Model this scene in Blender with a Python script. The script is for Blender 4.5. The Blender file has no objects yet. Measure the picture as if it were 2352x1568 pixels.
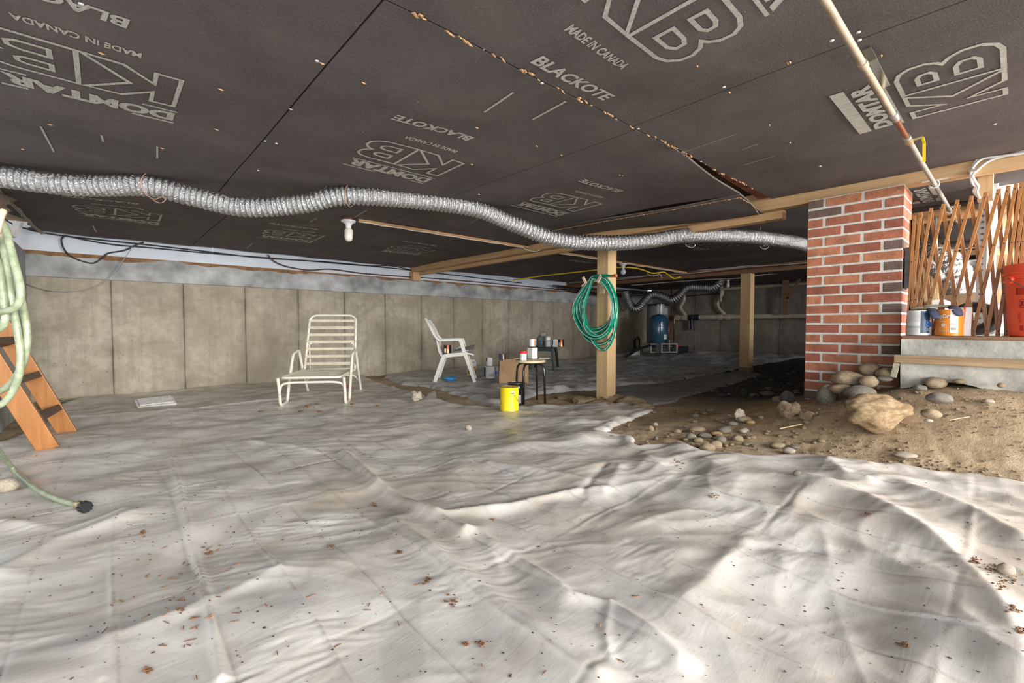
import bpy, bmesh, math, random
import numpy as np
from mathutils import Vector, Matrix, noise as mnoise

random.seed(7); rng = np.random.default_rng(7)
sc = bpy.context.scene
COL = sc.collection
PI = math.pi

# ------------------------------------------------------------------ camera
F = 1045.33                      # focal length in pixels of the 2352 px wide frame (16 mm)
YAW = math.radians(48.08); PITCH = math.radians(1.97)
CAM = Vector((0, 0, .82))
cd = bpy.data.cameras.new('camera'); cd.lens = 16.0; cd.sensor_width = 36.0
cd.clip_start = .02; cd.clip_end = 200
cam = bpy.data.objects.new('camera', cd); COL.objects.link(cam)
cam.location = CAM
cam.rotation_euler = (PI/2-PITCH, 0, YAW-PI/2)
sc.camera = cam

# ------------------------------------------------------------------ light
w = bpy.data.worlds.new('world'); sc.world = w; w.use_nodes = True
bg = w.node_tree.nodes['Background']
bg.inputs['Color'].default_value = (.86, .93, 1.0, 1); bg.inputs['Strength'].default_value = 1.2

def area(name, loc, target, sx, sy, power, col):
    d = bpy.data.lights.new(name, 'AREA'); d.shape = 'RECTANGLE'; d.size = sx; d.size_y = sy
    d.energy = power; d.color = col
    o = bpy.data.objects.new(name, d); COL.objects.link(o)
    o.location = loc
    o.rotation_euler = (Vector(target)-Vector(loc)).to_track_quat('-Z', 'Y').to_euler()
    return o
# daylight through the open side of the crawl space, to the right of and behind the viewer
area('daylight_opening', (2.2, -8.5, 1.75), (2.6, 4.0, .8), 11.0, 3.2, 2750, (1, .975, .94))
area('daylight_doorway', (-3.6, -3.2, 1.0), (3.5, 4.0, .8), 3.5, 1.7, 150, (1, .975, .94))
# added fill lamp, out of view, brightens the store room behind the gate
area('store_fill', (4.5, -3.0, 1.45), (5.7, .3, 1.1), 2.2, 1.2, 330, (1, .98, .95))

vs = sc.view_settings
vs.view_transform = 'Standard'; vs.look = 'None'; vs.gamma = 1; vs.exposure = -0.12
try: vs.use_curve_mapping = False
except Exception: pass
sc.cycles.max_bounces = 6; sc.cycles.diffuse_bounces = 4; sc.cycles.glossy_bounces = 3
sc.cycles.transmission_bounces = 4; sc.cycles.transparent_max_bounces = 6
sc.cycles.caustics_reflective = False; sc.cycles.caustics_refractive = False
sc.cycles.sample_clamp_indirect = 4.0
sc.cycles.use_denoising = True

# ------------------------------------------------------------------ measuring helpers (where things stand)
HV = Vector((math.cos(YAW), math.sin(YAW), 0)); RV = Vector((math.sin(YAW), -math.cos(YAW), 0))
FV = HV*math.cos(PITCH)-Vector((0, 0, math.sin(PITCH))); UV = RV.cross(FV)
def ray(u, v): return FV+RV*((u-1176)/F)-UV*((v-784)/F)
def pz(u, v, z): d = ray(u, v); return CAM+d*((z-CAM.z)/d.z)
def px(u, v, x): d = ray(u, v); return CAM+d*(x/d.x)
def py(u, v, y): d = ray(u, v); return CAM+d*(y/d.y)
def pd(u, v, dep): return CAM+ray(u, v)*dep
def depth(p): return (Vector(p)-CAM).dot(FV)

# ------------------------------------------------------------------ numpy noise
def _h(ix, iy, s):
    n = (ix.astype(np.int64)*374761393+iy.astype(np.int64)*668265263+s*974634777) & 0xffffffff
    n = ((n ^ (n >> 13))*1274126177) & 0xffffffff
    return ((n ^ (n >> 16)) & 0xffff)/65536.0
def pn(x, y, s=0):
    x = np.asarray(x, float); y = np.asarray(y, float)
    ix = np.floor(x); iy = np.floor(y); fx = x-ix; fy = y-iy
    ux = fx*fx*fx*(fx*(fx*6-15)+10); uy = fy*fy*fy*(fy*(fy*6-15)+10)
    def g(dx, dy):
        a = _h(ix+dx, iy+dy, s)*2*PI
        return np.cos(a)*(fx-dx)+np.sin(a)*(fy-dy)
    a = g(0, 0); b = g(1, 0); c = g(0, 1); d = g(1, 1)
    return ((a*(1-ux)+b*ux)*(1-uy)+(c*(1-ux)+d*ux)*uy)*1.5
def sst(x, a, b):
    t = np.clip((x-a)/(b-a), 0, 1); return t*t*(3-2*t)
def ground(x, y, fine=True):
    x = np.asarray(x, float); y = np.asarray(y, float)
    h = .10*sst(x, 1.0, 2.9)*sst(y, 3.0, 1.0)
    h = h+.355*sst(x, 2.85, 3.75)*sst(y, 1.95, 0.1)*(1-.7*sst(x, 4.4, 6.0))
    h = h+.12*sst(x, 8.5, 11.5)
    if fine:
        h = h+.018*pn(x*1.3, y*1.3, 3)+.009*pn(x*4, y*4, 5)
    return h
def gz(x, y): return float(ground(x, y))
def gp(u, v):
    """point of the ground seen at a pixel"""
    p = pz(u, v, 0.0)
    for _ in range(12):
        z = gz(p.x, p.y); q = pz(u, v, min(z, .78)); p = p.lerp(q, .65)
    return p

# ------------------------------------------------------------------ materials
MATS = {}
def nm(name):
    m = bpy.data.materials.new(name); m.use_nodes = True
    nt = m.node_tree; b = nt.nodes['Principled BSDF']
    MATS[name] = m
    return m, nt, b
def N(nt, t, **kw):
    n = nt.nodes.new(t)
    for k, v in kw.items():
        if k in n.inputs: n.inputs[k].default_value = v
        else: setattr(n, k, v)
    return n
def coords(nt, scale=(1, 1, 1), kind='Object', rand=True):
    tc = N(nt, 'ShaderNodeTexCoord'); mp = N(nt, 'ShaderNodeMapping')
    mp.inputs['Scale'].default_value = scale
    nt.links.new(tc.outputs[kind], mp.inputs['Vector'])
    if rand:
        oi = N(nt, 'ShaderNodeObjectInfo'); mul = N(nt, 'ShaderNodeMath', operation='MULTIPLY'); mul.inputs[1].default_value = 37
        nt.links.new(oi.outputs['Random'], mul.inputs[0]); nt.links.new(mul.outputs[0], mp.inputs['Location'])
    return mp.outputs['Vector']
def ramp(nt, fac, stops):
    r = N(nt, 'ShaderNodeValToRGB'); e = r.color_ramp.elements
    while len(e) < len(stops): e.new(.5)
    for k, (p, c) in enumerate(stops):
        e[k].position = p; e[k].color = (c[0], c[1], c[2], 1)
    nt.links.new(fac, r.inputs['Fac']); return r.outputs['Color']
def noise_n(nt, vec, scale, detail=3, rough=.55, dist=0):
    n = N(nt, 'ShaderNodeTexNoise'); n.inputs['Scale'].default_value = scale; n.inputs['Detail'].default_value = detail
    n.inputs['Roughness'].default_value = rough; n.inputs['Distortion'].default_value = dist
    nt.links.new(vec, n.inputs['Vector']); return n.outputs['Fac']
def mix(nt, fac, a, b, blend='MIX'):
    m = N(nt, 'ShaderNodeMix', data_type='RGBA', blend_type=blend)
    if isinstance(fac, (int, float)): m.inputs[0].default_value = fac
    else: nt.links.new(fac, m.inputs[0])
    for k, s in ((6, a), (7, b)):
        if isinstance(s, tuple): m.inputs[k].default_value = (s[0], s[1], s[2], 1)
        else: nt.links.new(s, m.inputs[k])
    return m.outputs[2]
def bump(nt, b, h, strength=.3, dist=.01, prev=None):
    bn = N(nt, 'ShaderNodeBump'); bn.inputs['Strength'].default_value = strength; bn.inputs['Distance'].default_value = dist
    nt.links.new(h, bn.inputs['Height'])
    if prev is not None: nt.links.new(prev, bn.inputs['Normal'])
    nt.links.new(bn.outputs['Normal'], b.inputs['Normal']); return bn.outputs['Normal']
def flat(name, col, rough=.5, metal=0, spec=.5, var=.12, scale=9, bmp=0):
    m, nt, b = nm(name)
    v = coords(nt); f = noise_n(nt, v, scale, 4)
    lo = tuple(max(0, c*(1-var)) for c in col); hi = tuple(min(1, c*(1+var)) for c in col)
    nt.links.new(ramp(nt, f, [(.3, lo), (.7, hi)]), b.inputs['Base Color'])
    b.inputs['Roughness'].default_value = rough; b.inputs['Metallic'].default_value = metal
    b.inputs['Specular IOR Level'].default_value = spec
    if bmp: bump(nt, b, noise_n(nt, v, scale*6, 3), bmp, .004)
    return m
def wood(name, dark, light, axis=1, rough=.6, stretch=14, knots=True):
    m, nt, b = nm(name)
    s = [stretch]*3; s[axis] = .9
    v = coords(nt, tuple(s)); f = noise_n(nt, v, 1.6, 5, .6, .8)
    g = noise_n(nt, v, 9, 2, .6, .3)
    c = ramp(nt, f, [(.28, dark), (.5, tuple((a+c2)/2 for a, c2 in zip(dark, light))), (.72, light)])
    c = mix(nt, .25, c, ramp(nt, g, [(.35, dark), (.65, light)]))
    if knots:
        v2 = coords(nt, tuple(3.2 if k != axis else 1.5 for k in range(3)))
        vo = N(nt, 'ShaderNodeTexVoronoi'); vo.inputs['Scale'].default_value = 1.2
        nt.links.new(v2, vo.inputs['Vector'])
        k = ramp(nt, vo.outputs['Distance'], [(.05, (0, 0, 0)), (.12, (1, 1, 1))])
        c = mix(nt, k, tuple(d*.35 for d in dark), c)
    nt.links.new(c, b.inputs['Base Color']); b.inputs['Roughness'].default_value = rough
    bump(nt, b, g, .15, .003)
    return m

# plastic sheeting
def sheet_mat(name, base, dirt, amt, rough=.36):
    m, nt, b = nm(name)
    v = coords(nt, rand=False)
    f1 = noise_n(nt, v, 1.5, 5, .6, .6); f2 = noise_n(nt, v, 7, 4, .6); f3 = noise_n(nt, v, 60, 3, .6)
    c = mix(nt, ramp(nt, f1, [(.42, (0, 0, 0)), (.75, (amt, amt, amt))]), base, dirt)
    c = mix(nt, ramp(nt, f2, [(.5, (0, 0, 0)), (.8, (amt*.8,)*3)]), c, tuple(d*.9 for d in dirt))
    c = mix(nt, ramp(nt, f3, [(.62, (0, 0, 0)), (.75, (amt*.55,)*3)]), c, tuple(d*.7 for d in dirt))
    at = N(nt, 'ShaderNodeAttribute', attribute_name='crease'); ml = N(nt, 'ShaderNodeMath', operation='MULTIPLY')
    nt.links.new(at.outputs['Fac'], ml.inputs[0]); nt.links.new(ramp(nt, noise_n(nt, v, 9, 4, .7), [(.38, (0, 0, 0)), (.66, (.9,)*3)]), ml.inputs[1])
    c = mix(nt, ml.outputs[0], c, tuple(d*.55 for d in dirt))
    nt.links.new(c, b.inputs['Base Color'])
    nt.links.new(ramp(nt, f2, [(.3, (rough-.06,)*3), (.8, (rough+.2,)*3)]), b.inputs['Roughness'])
    b.inputs['Specular IOR Level'].default_value = .45
    vs_ = coords(nt, (5, 22, 1), rand=False); fs = noise_n(nt, vs_, 1.6, 4, .6, 1.2)
    n1 = bump(nt, b, fs, .12, .006); bump(nt, b, f3, .08, .002, n1)
    return m
sheet_mat('plastic_white', (.63, .605, .565), (.40, .315, .22), .70)
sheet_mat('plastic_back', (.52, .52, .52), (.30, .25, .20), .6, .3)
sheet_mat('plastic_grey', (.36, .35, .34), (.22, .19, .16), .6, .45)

# bare earth
def dirt_mat():
    m, nt, b = nm('earth'); v = coords(nt, rand=False)
    f1 = noise_n(nt, v, 1.2, 5, .6, .4); f2 = noise_n(nt, v, 21, 8, .72); f3 = noise_n(nt, v, 95, 4, .75)
    c = ramp(nt, f1, [(.3, (.30, .215, .125)), (.5, (.50, .375, .235)), (.7, (.62, .51, .37))])
    c = mix(nt, ramp(nt, f2, [(.30, (.7,)*3), (.48, (0, 0, 0))]), c, (.19, .135, .085))
    c = mix(nt, ramp(nt, f3, [(.55, (0, 0, 0)), (.75, (.5,)*3)]), c, (.56, .48, .37))
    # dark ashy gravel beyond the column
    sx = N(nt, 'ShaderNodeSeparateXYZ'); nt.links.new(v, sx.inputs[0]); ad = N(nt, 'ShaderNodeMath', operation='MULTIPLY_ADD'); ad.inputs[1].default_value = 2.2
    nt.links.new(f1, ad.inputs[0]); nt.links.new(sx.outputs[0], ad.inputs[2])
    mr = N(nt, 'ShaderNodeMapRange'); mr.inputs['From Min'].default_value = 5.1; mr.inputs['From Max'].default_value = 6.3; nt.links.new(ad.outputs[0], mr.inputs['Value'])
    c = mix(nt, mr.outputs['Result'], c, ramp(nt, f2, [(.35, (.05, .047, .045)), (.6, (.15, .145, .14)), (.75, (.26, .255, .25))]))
    nt.links.new(c, b.inputs['Base Color']); b.inputs['Roughness'].default_value = .95
    b.inputs['Specular IOR Level'].default_value = .2
    n1 = bump(nt, b, f2, .55, .02); bump(nt, b, f3, .7, .008, n1)
dirt_mat()
def stone_mat(name, a, b_, c_):
    m, nt, b = nm(name); v = coords(nt)
    f = noise_n(nt, v, 6, 5, .65); f2 = noise_n(nt, v, 45, 4, .7)
    c = ramp(nt, f, [(.3, a), (.5, b_), (.7, c_)])
    c = mix(nt, ramp(nt, f2, [(.55, (0, 0, 0)), (.7, (.5,)*3)]), c, a)
    nt.links.new(c, b.inputs['Base Color']); b.inputs['Roughness'].default_value = .85
    bump(nt, b, f2, .5, .01)
stone_mat('stone_tan', (.20, .145, .09), (.32, .24, .15), (.42, .33, .22))
stone_mat('stone_grey', (.12, .105, .085), (.20, .175, .14), (.28, .25, .205))
stone_mat('stone_pale', (.30, .25, .19), (.42, .36, .28), (.52, .46, .37))
stone_mat('stone_orange', (.30, .18, .075), (.44, .28, .12), (.55, .39, .2))
stone_mat('stone_dark', (.035, .032, .03), (.07, .065, .06), (.12, .115, .11))
stone_mat('boulder_rock', (.17, .11, .055), (.31, .21, .11), (.46, .34, .19))
stone_mat('clod', (.17, .12, .07), (.27, .20, .12), (.36, .28, .18))

# poured concrete with board-form joints every 0.688 m along one axis
def concrete_wall(name, axis, x0, dark, mid, light):
    m, nt, b = nm(name); v = coords(nt, rand=False)
    f1 = noise_n(nt, v, .9, 4, .6, .3); f2 = noise_n(nt, v, 12, 5, .65); f3 = noise_n(nt, v, 90, 3, .7)
    vv = coords(nt, (16, 16, .9), rand=False); fv = noise_n(nt, vv, 1.3, 4, .6, .3)
    c = ramp(nt, f1, [(.34, dark), (.5, mid), (.66, light)])
    c = mix(nt, ramp(nt, noise_n(nt, v, 3.1, 5, .65, .5), [(.40, (.5,)*3), (.56, (0, 0, 0))]), c, tuple(d*.82 for d in dark))
    c = mix(nt, ramp(nt, fv, [(.32, (.32,)*3), (.55, (0, 0, 0))]), c, tuple(d*.75 for d in dark))
    c = mix(nt, ramp(nt, f2, [(.3, (.4,)*3), (.55, (0, 0, 0))]), c, tuple(d*.7 for d in dark))
    # damp stain either side of each joint
    sx = N(nt, 'ShaderNodeSeparateXYZ'); nt.links.new(v, sx.inputs[0])
    a = N(nt, 'ShaderNodeMath', operation='SUBTRACT'); a.inputs[1].default_value = x0
    nt.links.new(sx.outputs[axis], a.inputs[0])
    pp = N(nt, 'ShaderNodeMath', operation='PINGPONG'); pp.inputs[1].default_value = .344
    nt.links.new(a.outputs[0], pp.inputs[0])
    st = ramp(nt, pp.outputs[0], [(.006, (.75,)*3), (.02, (.30,)*3), (.11, (0, 0, 0))])
    fm = noise_n(nt, v, 2.3, 4, .7); ml = N(nt, 'ShaderNodeMath', operation='MULTIPLY')
    nt.links.new(st, ml.inputs[0]); nt.links.new(ramp(nt, fm, [(.35, (.1,)*3), (.65, (1, 1, 1))]), ml.inputs[1])
    c = mix(nt, ml.outputs[0], c, tuple(d*.32 for d in dark))
    # air holes
    vo = N(nt, 'ShaderNodeTexVoronoi'); vo.inputs['Scale'].default_value = 17; nt.links.new(v, vo.inputs['Vector'])
    hole = ramp(nt, vo.outputs['Distance'], [(.07, (1, 1, 1)), (.1, (0, 0, 0))])
    mh = N(nt, 'ShaderNodeMath', operation='MULTIPLY'); nt.links.new(hole, mh.inputs[0])
    nt.links.new(ramp(nt, noise_n(nt, v, 1.7, 2), [(.45, (0, 0, 0)), (.6, (1, 1, 1))]), mh.inputs[1])
    c = mix(nt, mh.outputs[0], c, tuple(d*.3 for d in dark))
    nt.links.new(c, b.inputs['Base Color']); b.inputs['Roughness'].default_value = .88
    b.inputs['Specular IOR Level'].default_value = .25
    bump(nt, b, f2, .25, .01)
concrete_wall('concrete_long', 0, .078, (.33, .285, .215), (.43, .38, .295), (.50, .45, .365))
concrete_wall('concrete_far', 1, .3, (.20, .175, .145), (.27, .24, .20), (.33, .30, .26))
flat('concrete_band', (.38, .385, .385), .85, var=.45, scale=4, bmp=.3)
flat('concrete_slab', (.46, .45, .40), .88, var=.42, scale=5, bmp=.8)
flat('concrete_grey', (.36, .37, .37), .85, var=.2, scale=5, bmp=.3)
flat('rim_sky_tint', (.70, .77, .86), .45, var=.06, scale=3)  # white boards; the blue of the sky light is put into their colour
flat('sill_brown', (.27, .14, .06), .8, var=.4, scale=9)

# black-coated fibreboard
def board():
    m, nt, b = nm('fibreboard'); v = coords(nt, rand=False)
    f1 = noise_n(nt, v, 2.2, 4, .6, .3); f2 = noise_n(nt, v, 150, 3, .7); f3 = noise_n(nt, coords(nt, (3, 30, 1), rand=False), 3, 3)
    c = ramp(nt, f1, [(.3, (.100, .084, .081)), (.55, (.132, .113, .109)), (.75, (.168, .138, .13))])
    c = mix(nt, ramp(nt, f2, [(.5, (0, 0, 0)), (.75, (.55,)*3)]), c, (.25, .228, .22))
    c = mix(nt, ramp(nt, f3, [(.6, (0, 0, 0)), (.8, (.3,)*3)]), c, (.11, .07, .058))
    nt.links.new(c, b.inputs['Base Color']); b.inputs['Roughness'].default_value = .75
    b.inputs['Specular IOR Level'].default_value = .14
    bump(nt, b, f2, .35, .004)
board()
def printm():
    m, nt, b = nm('print_ink'); v = coords(nt, (130, 14, 1), rand=False)
    f = noise_n(nt, v, 1.5, 3); f2 = noise_n(nt, coords(nt, rand=False), 120, 3, .7)
    c = ramp(nt, f, [(.35, (.42, .395, .355)), (.65, (.60, .58, .525))])
    c = mix(nt, ramp(nt, f2, [(.55, (0, 0, 0)), (.75, (.7,)*3)]), c, (.12, .11, .10))
    nt.links.new(c, b.inputs['Base Color']); b.inputs['Roughness'].default_value = .75
printm()
flat('torn_fibre', (.52, .30, .15), .9, var=.4, scale=40)
flat('rust_paper', (.33, .13, .08), .8, var=.5, scale=12)

# brick: five clinker tones chosen by the brick's own random number
def brick_mat(name, cols, pale):
    m, nt, b = nm(name); v = coords(nt)
    oi = N(nt, 'ShaderNodeObjectInfo')
    c = ramp(nt, oi.outputs['Random'], [(k/len(cols), cc) for k, cc in enumerate(cols)])
    f = noise_n(nt, v, 12, 5, .65, .3); f2 = noise_n(nt, v, 60, 4, .7); f3 = noise_n(nt, v, 22, 5, .75)
    c = mix(nt, ramp(nt, f, [(.35, (.5,)*3), (.6, (0, 0, 0))]), c, tuple(k*.5 for k in cols[0]))
    c = mix(nt, ramp(nt, f3, [(.64, (0, 0, 0)), (.72, (pale,)*3)]), c, (.62, .56, .5))
    nt.links.new(c, b.inputs['Base Color']); b.inputs['Roughness'].default_value = .85
    bump(nt, b, f2, .45, .006)
brick_mat('brick_red', [(.28, .09, .055), (.40, .135, .075), (.45, .17, .09), (.33, .105, .065), (.50, .20, .105)], .7)
brick_mat('brick_burnt', [(.15, .095, .075), (.20, .13, .10), (.13, .09, .075), (.18, .115, .09)], .35)
flat('mortar', (.60, .58, .53), .9, var=.18, scale=30, bmp=.6)

wood('lumber', (.46, .27, .12), (.68, .45, .235), 1, .6)
wood('lumber_z', (.44, .28, .13), (.64, .46, .25), 2, .6)
wood('lumber_x', (.44, .22, .09), (.62, .36, .16), 0, .6)
wood('lumber_dark', (.17, .085, .045), (.29, .16, .085), 1, .65, knots=False)
wood('plank_old', (.33, .19, .10), (.52, .34, .20), 0, .7, knots=False)
wood('varnish_slat', (.30, .115, .03), (.50, .22, .07), 2, .28, 30, knots=False)
wood('ladder_wood', (.28, .105, .022), (.44, .185, .05), 2, .38, 18, knots=False)
wood('ladder_tread', (.075, .045, .03), (.14, .085, .055), 1, .6, knots=False)
wood('osb', (.55, .38, .20), (.78, .62, .40), 2, .7, 9, knots=False)
wood('board_aged', (.20, .12, .065), (.50, .35, .20), 1, .7, 16)
wood('stick_wood', (.52, .36, .18), (.74, .57, .34), 0, .6, knots=False)

def foil(name, col, rough, crinkle):
    m, nt, b = nm(name); v = coords(nt, rand=False)
    vo = N(nt, 'ShaderNodeTexVoronoi'); vo.inputs['Scale'].default_value = 85; nt.links.new(v, vo.inputs['Vector'])
    f = noise_n(nt, v, 60, 4, .7, 1.5)
    b.inputs['Base Color'].default_value = (*col, 1); b.inputs['Metallic'].default_value = .95
    b.inputs['Roughness'].default_value = rough
    n1 = bump(nt, b, f, crinkle, .01); bump(nt, b, vo.outputs['Distance'], crinkle*.6, .004, n1)
foil('foil', (.60, .60, .60), .22, .8)
foil('foil_dark', (.38, .38, .38), .35, .5)

flat('powder_white', (.66, .63, .54), .35, var=.06)
flat('vinyl_strap', (.58, .53, .41), .5, var=.14, scale=12)
flat('plastic_chair', (.66, .65, .60), .38, var=.06)
flat('black_plastic', (.012, .013, .014), .4)
flat('black_paint', (.010, .010, .011), .22, spec=.7)
flat('dark_green', (.010, .022, .022), .35)
flat('stool_top', (.60, .49, .31), .45, var=.1)
flat('tan_plastic', (.62, .50, .36), .45, var=.06)
def hose_mat(name, col, col2):
    m, nt, b = nm(name); v = coords(nt, rand=False)
    f = noise_n(nt, v, 30, 4, .7)
    nt.links.new(ramp(nt, f, [(.4, col), (.7, col2)]), b.inputs['Base Color'])
    b.inputs['Roughness'].default_value = .28
hose_mat('hose_green', (.0, .20, .115), (.0, .25, .15))
hose_mat('hose_stripe', (.62, .72, .66), (.72, .8, .75))
hose_mat('hose_sage', (.24, .285, .17), (.40, .45, .31))
flat('yellow_can', (.86, .66, .012), .35, var=.12, scale=16)
flat('label_white', (.78, .78, .76), .45, var=.06)
flat('label_grey', (.45, .46, .47), .5, var=.1)
flat('label_blue', (.025, .055, .16), .4)
flat('label_bright_blue', (.02, .13, .55), .4)
flat('label_orange', (.85, .28, .02), .4, var=.06)
flat('label_navy', (.03, .07, .13), .4)
flat('label_red', (.6, .02, .03), .4)
flat('label_yellow', (.8, .62, .02), .4)
flat('label_brown', (.2, .15, .09), .5, var=.4, scale=40)
flat('label_black', (.012, .012, .014), .4)
flat('label_green', (.28, .48, .32), .45)
flat('ink_dark', (.05, .05, .055), .6)
flat('ink_red_print', (.36, .02, .012), .5)
flat('tin', (.55, .53, .48), .3, metal=.9)
flat('tin_dark', (.16, .14, .12), .4, metal=.8)
flat('copper_label', (.72, .22, .10), .25, metal=.7)
flat('copper_pipe', (.32, .12, .06), .35, metal=.8)
flat('lid_red', (.72, .02, .02), .35)
flat('bucket_orange', (.95, .11, .045), .35, var=.05)
flat('tub_white', (.80, .80, .79), .35, var=.04)
flat('paper_bag', (.33, .205, .105), .8, var=.12, scale=7, bmp=.4)
flat('blue_film', (.05, .22, .48), .2, var=.4, scale=25)
flat('red_scrap', (.55, .01, .02), .4)
flat('leaf_brown', (.20, .09, .035), .8, var=.5, scale=30)
flat('crumb_dark', (.075, .05, .032), .9, var=.6, scale=30)
flat('needle_rust', (.26, .12, .055), .8, var=.4, scale=30)
flat('porcelain', (.78, .78, .76), .3, var=.04)
flat('bulb_glass', (.66, .63, .52), .15, var=.05)
flat('bulb_clear', (.62, .64, .64), .12, var=.05)
flat('brown_box', (.09, .04, .03), .5)
flat('cable_white', (.72, .71, .67), .45)
flat('cable_black', (.012, .012, .013), .4)
flat('cable_yellow', (.75, .52, .02), .4)
flat('cable_brown', (.10, .045, .03), .5)
flat('wire_copper', (.66, .42, .30), .4, metal=.3)
flat('wire_steel', (.3, .3, .3), .35, metal=.9)
flat('pipe_tan', (.44, .35, .25), .42, metal=.25, var=.2, scale=22)
flat('pipe_grey', (.36, .33, .29), .45, metal=.4, var=.2, scale=22)
flat('galvanised', (.50, .51, .51), .35, metal=.8)
flat('brass', (.62, .50, .28), .3, metal=.8)
flat('handle_yellow', (.85, .58, .01), .35)
flat('pvc_cream', (.52, .47, .36), .4, var=.12)
flat('pvc_dark', (.02, .025, .04), .4)
flat('tank_blue', (.028, .105, .18), .16, spec=.7, var=.08)
flat('tank_grey', (.20, .22, .245), .25, spec=.6, var=.08)
flat('block_grey', (.42, .42, .40), .9, var=.2, scale=14, bmp=.4)
flat('cast_iron', (.13, .13, .135), .38, metal=.6, var=.3, scale=20)
flat('glove_cream', (.60, .56, .44), .9, var=.2, scale=14, bmp=.6)
flat('glove_navy', (.075, .08, .135), .9, var=.25, scale=18, bmp=.6)
flat('rubber', (.012, .012, .013), .3)
flat('white_trim', (.78, .78, .77), .5, var=.05)
flat('cardboard', (.42, .29, .17), .8, var=.12)
flat('rubble_grey', (.50, .48, .45), .85, var=.25, scale=8)
flat('card_pale', (.62, .56, .46), .8, var=.12)
flat('cover_clear', (.55, .6, .66), .12, var=.1)
flat('twine', (.34, .31, .23), .9, var=.3, scale=60)
flat('newsprint', (.58, .56, .51), .8, var=.2, scale=40)

def glass_mat(name, col):
    m, nt, b = nm(name)
    b.inputs['Base Color'].default_value = (*col, 1); b.inputs['Roughness'].default_value = .08
    b.inputs['Transmission Weight'].default_value = .75; b.inputs['IOR'].default_value = 1.3
glass_mat('jar_teal', (.45, .62, .60)); glass_mat('jar_clear', (.8, .83, .85)); glass_mat('film_clear', (.85, .88, .9))
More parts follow.
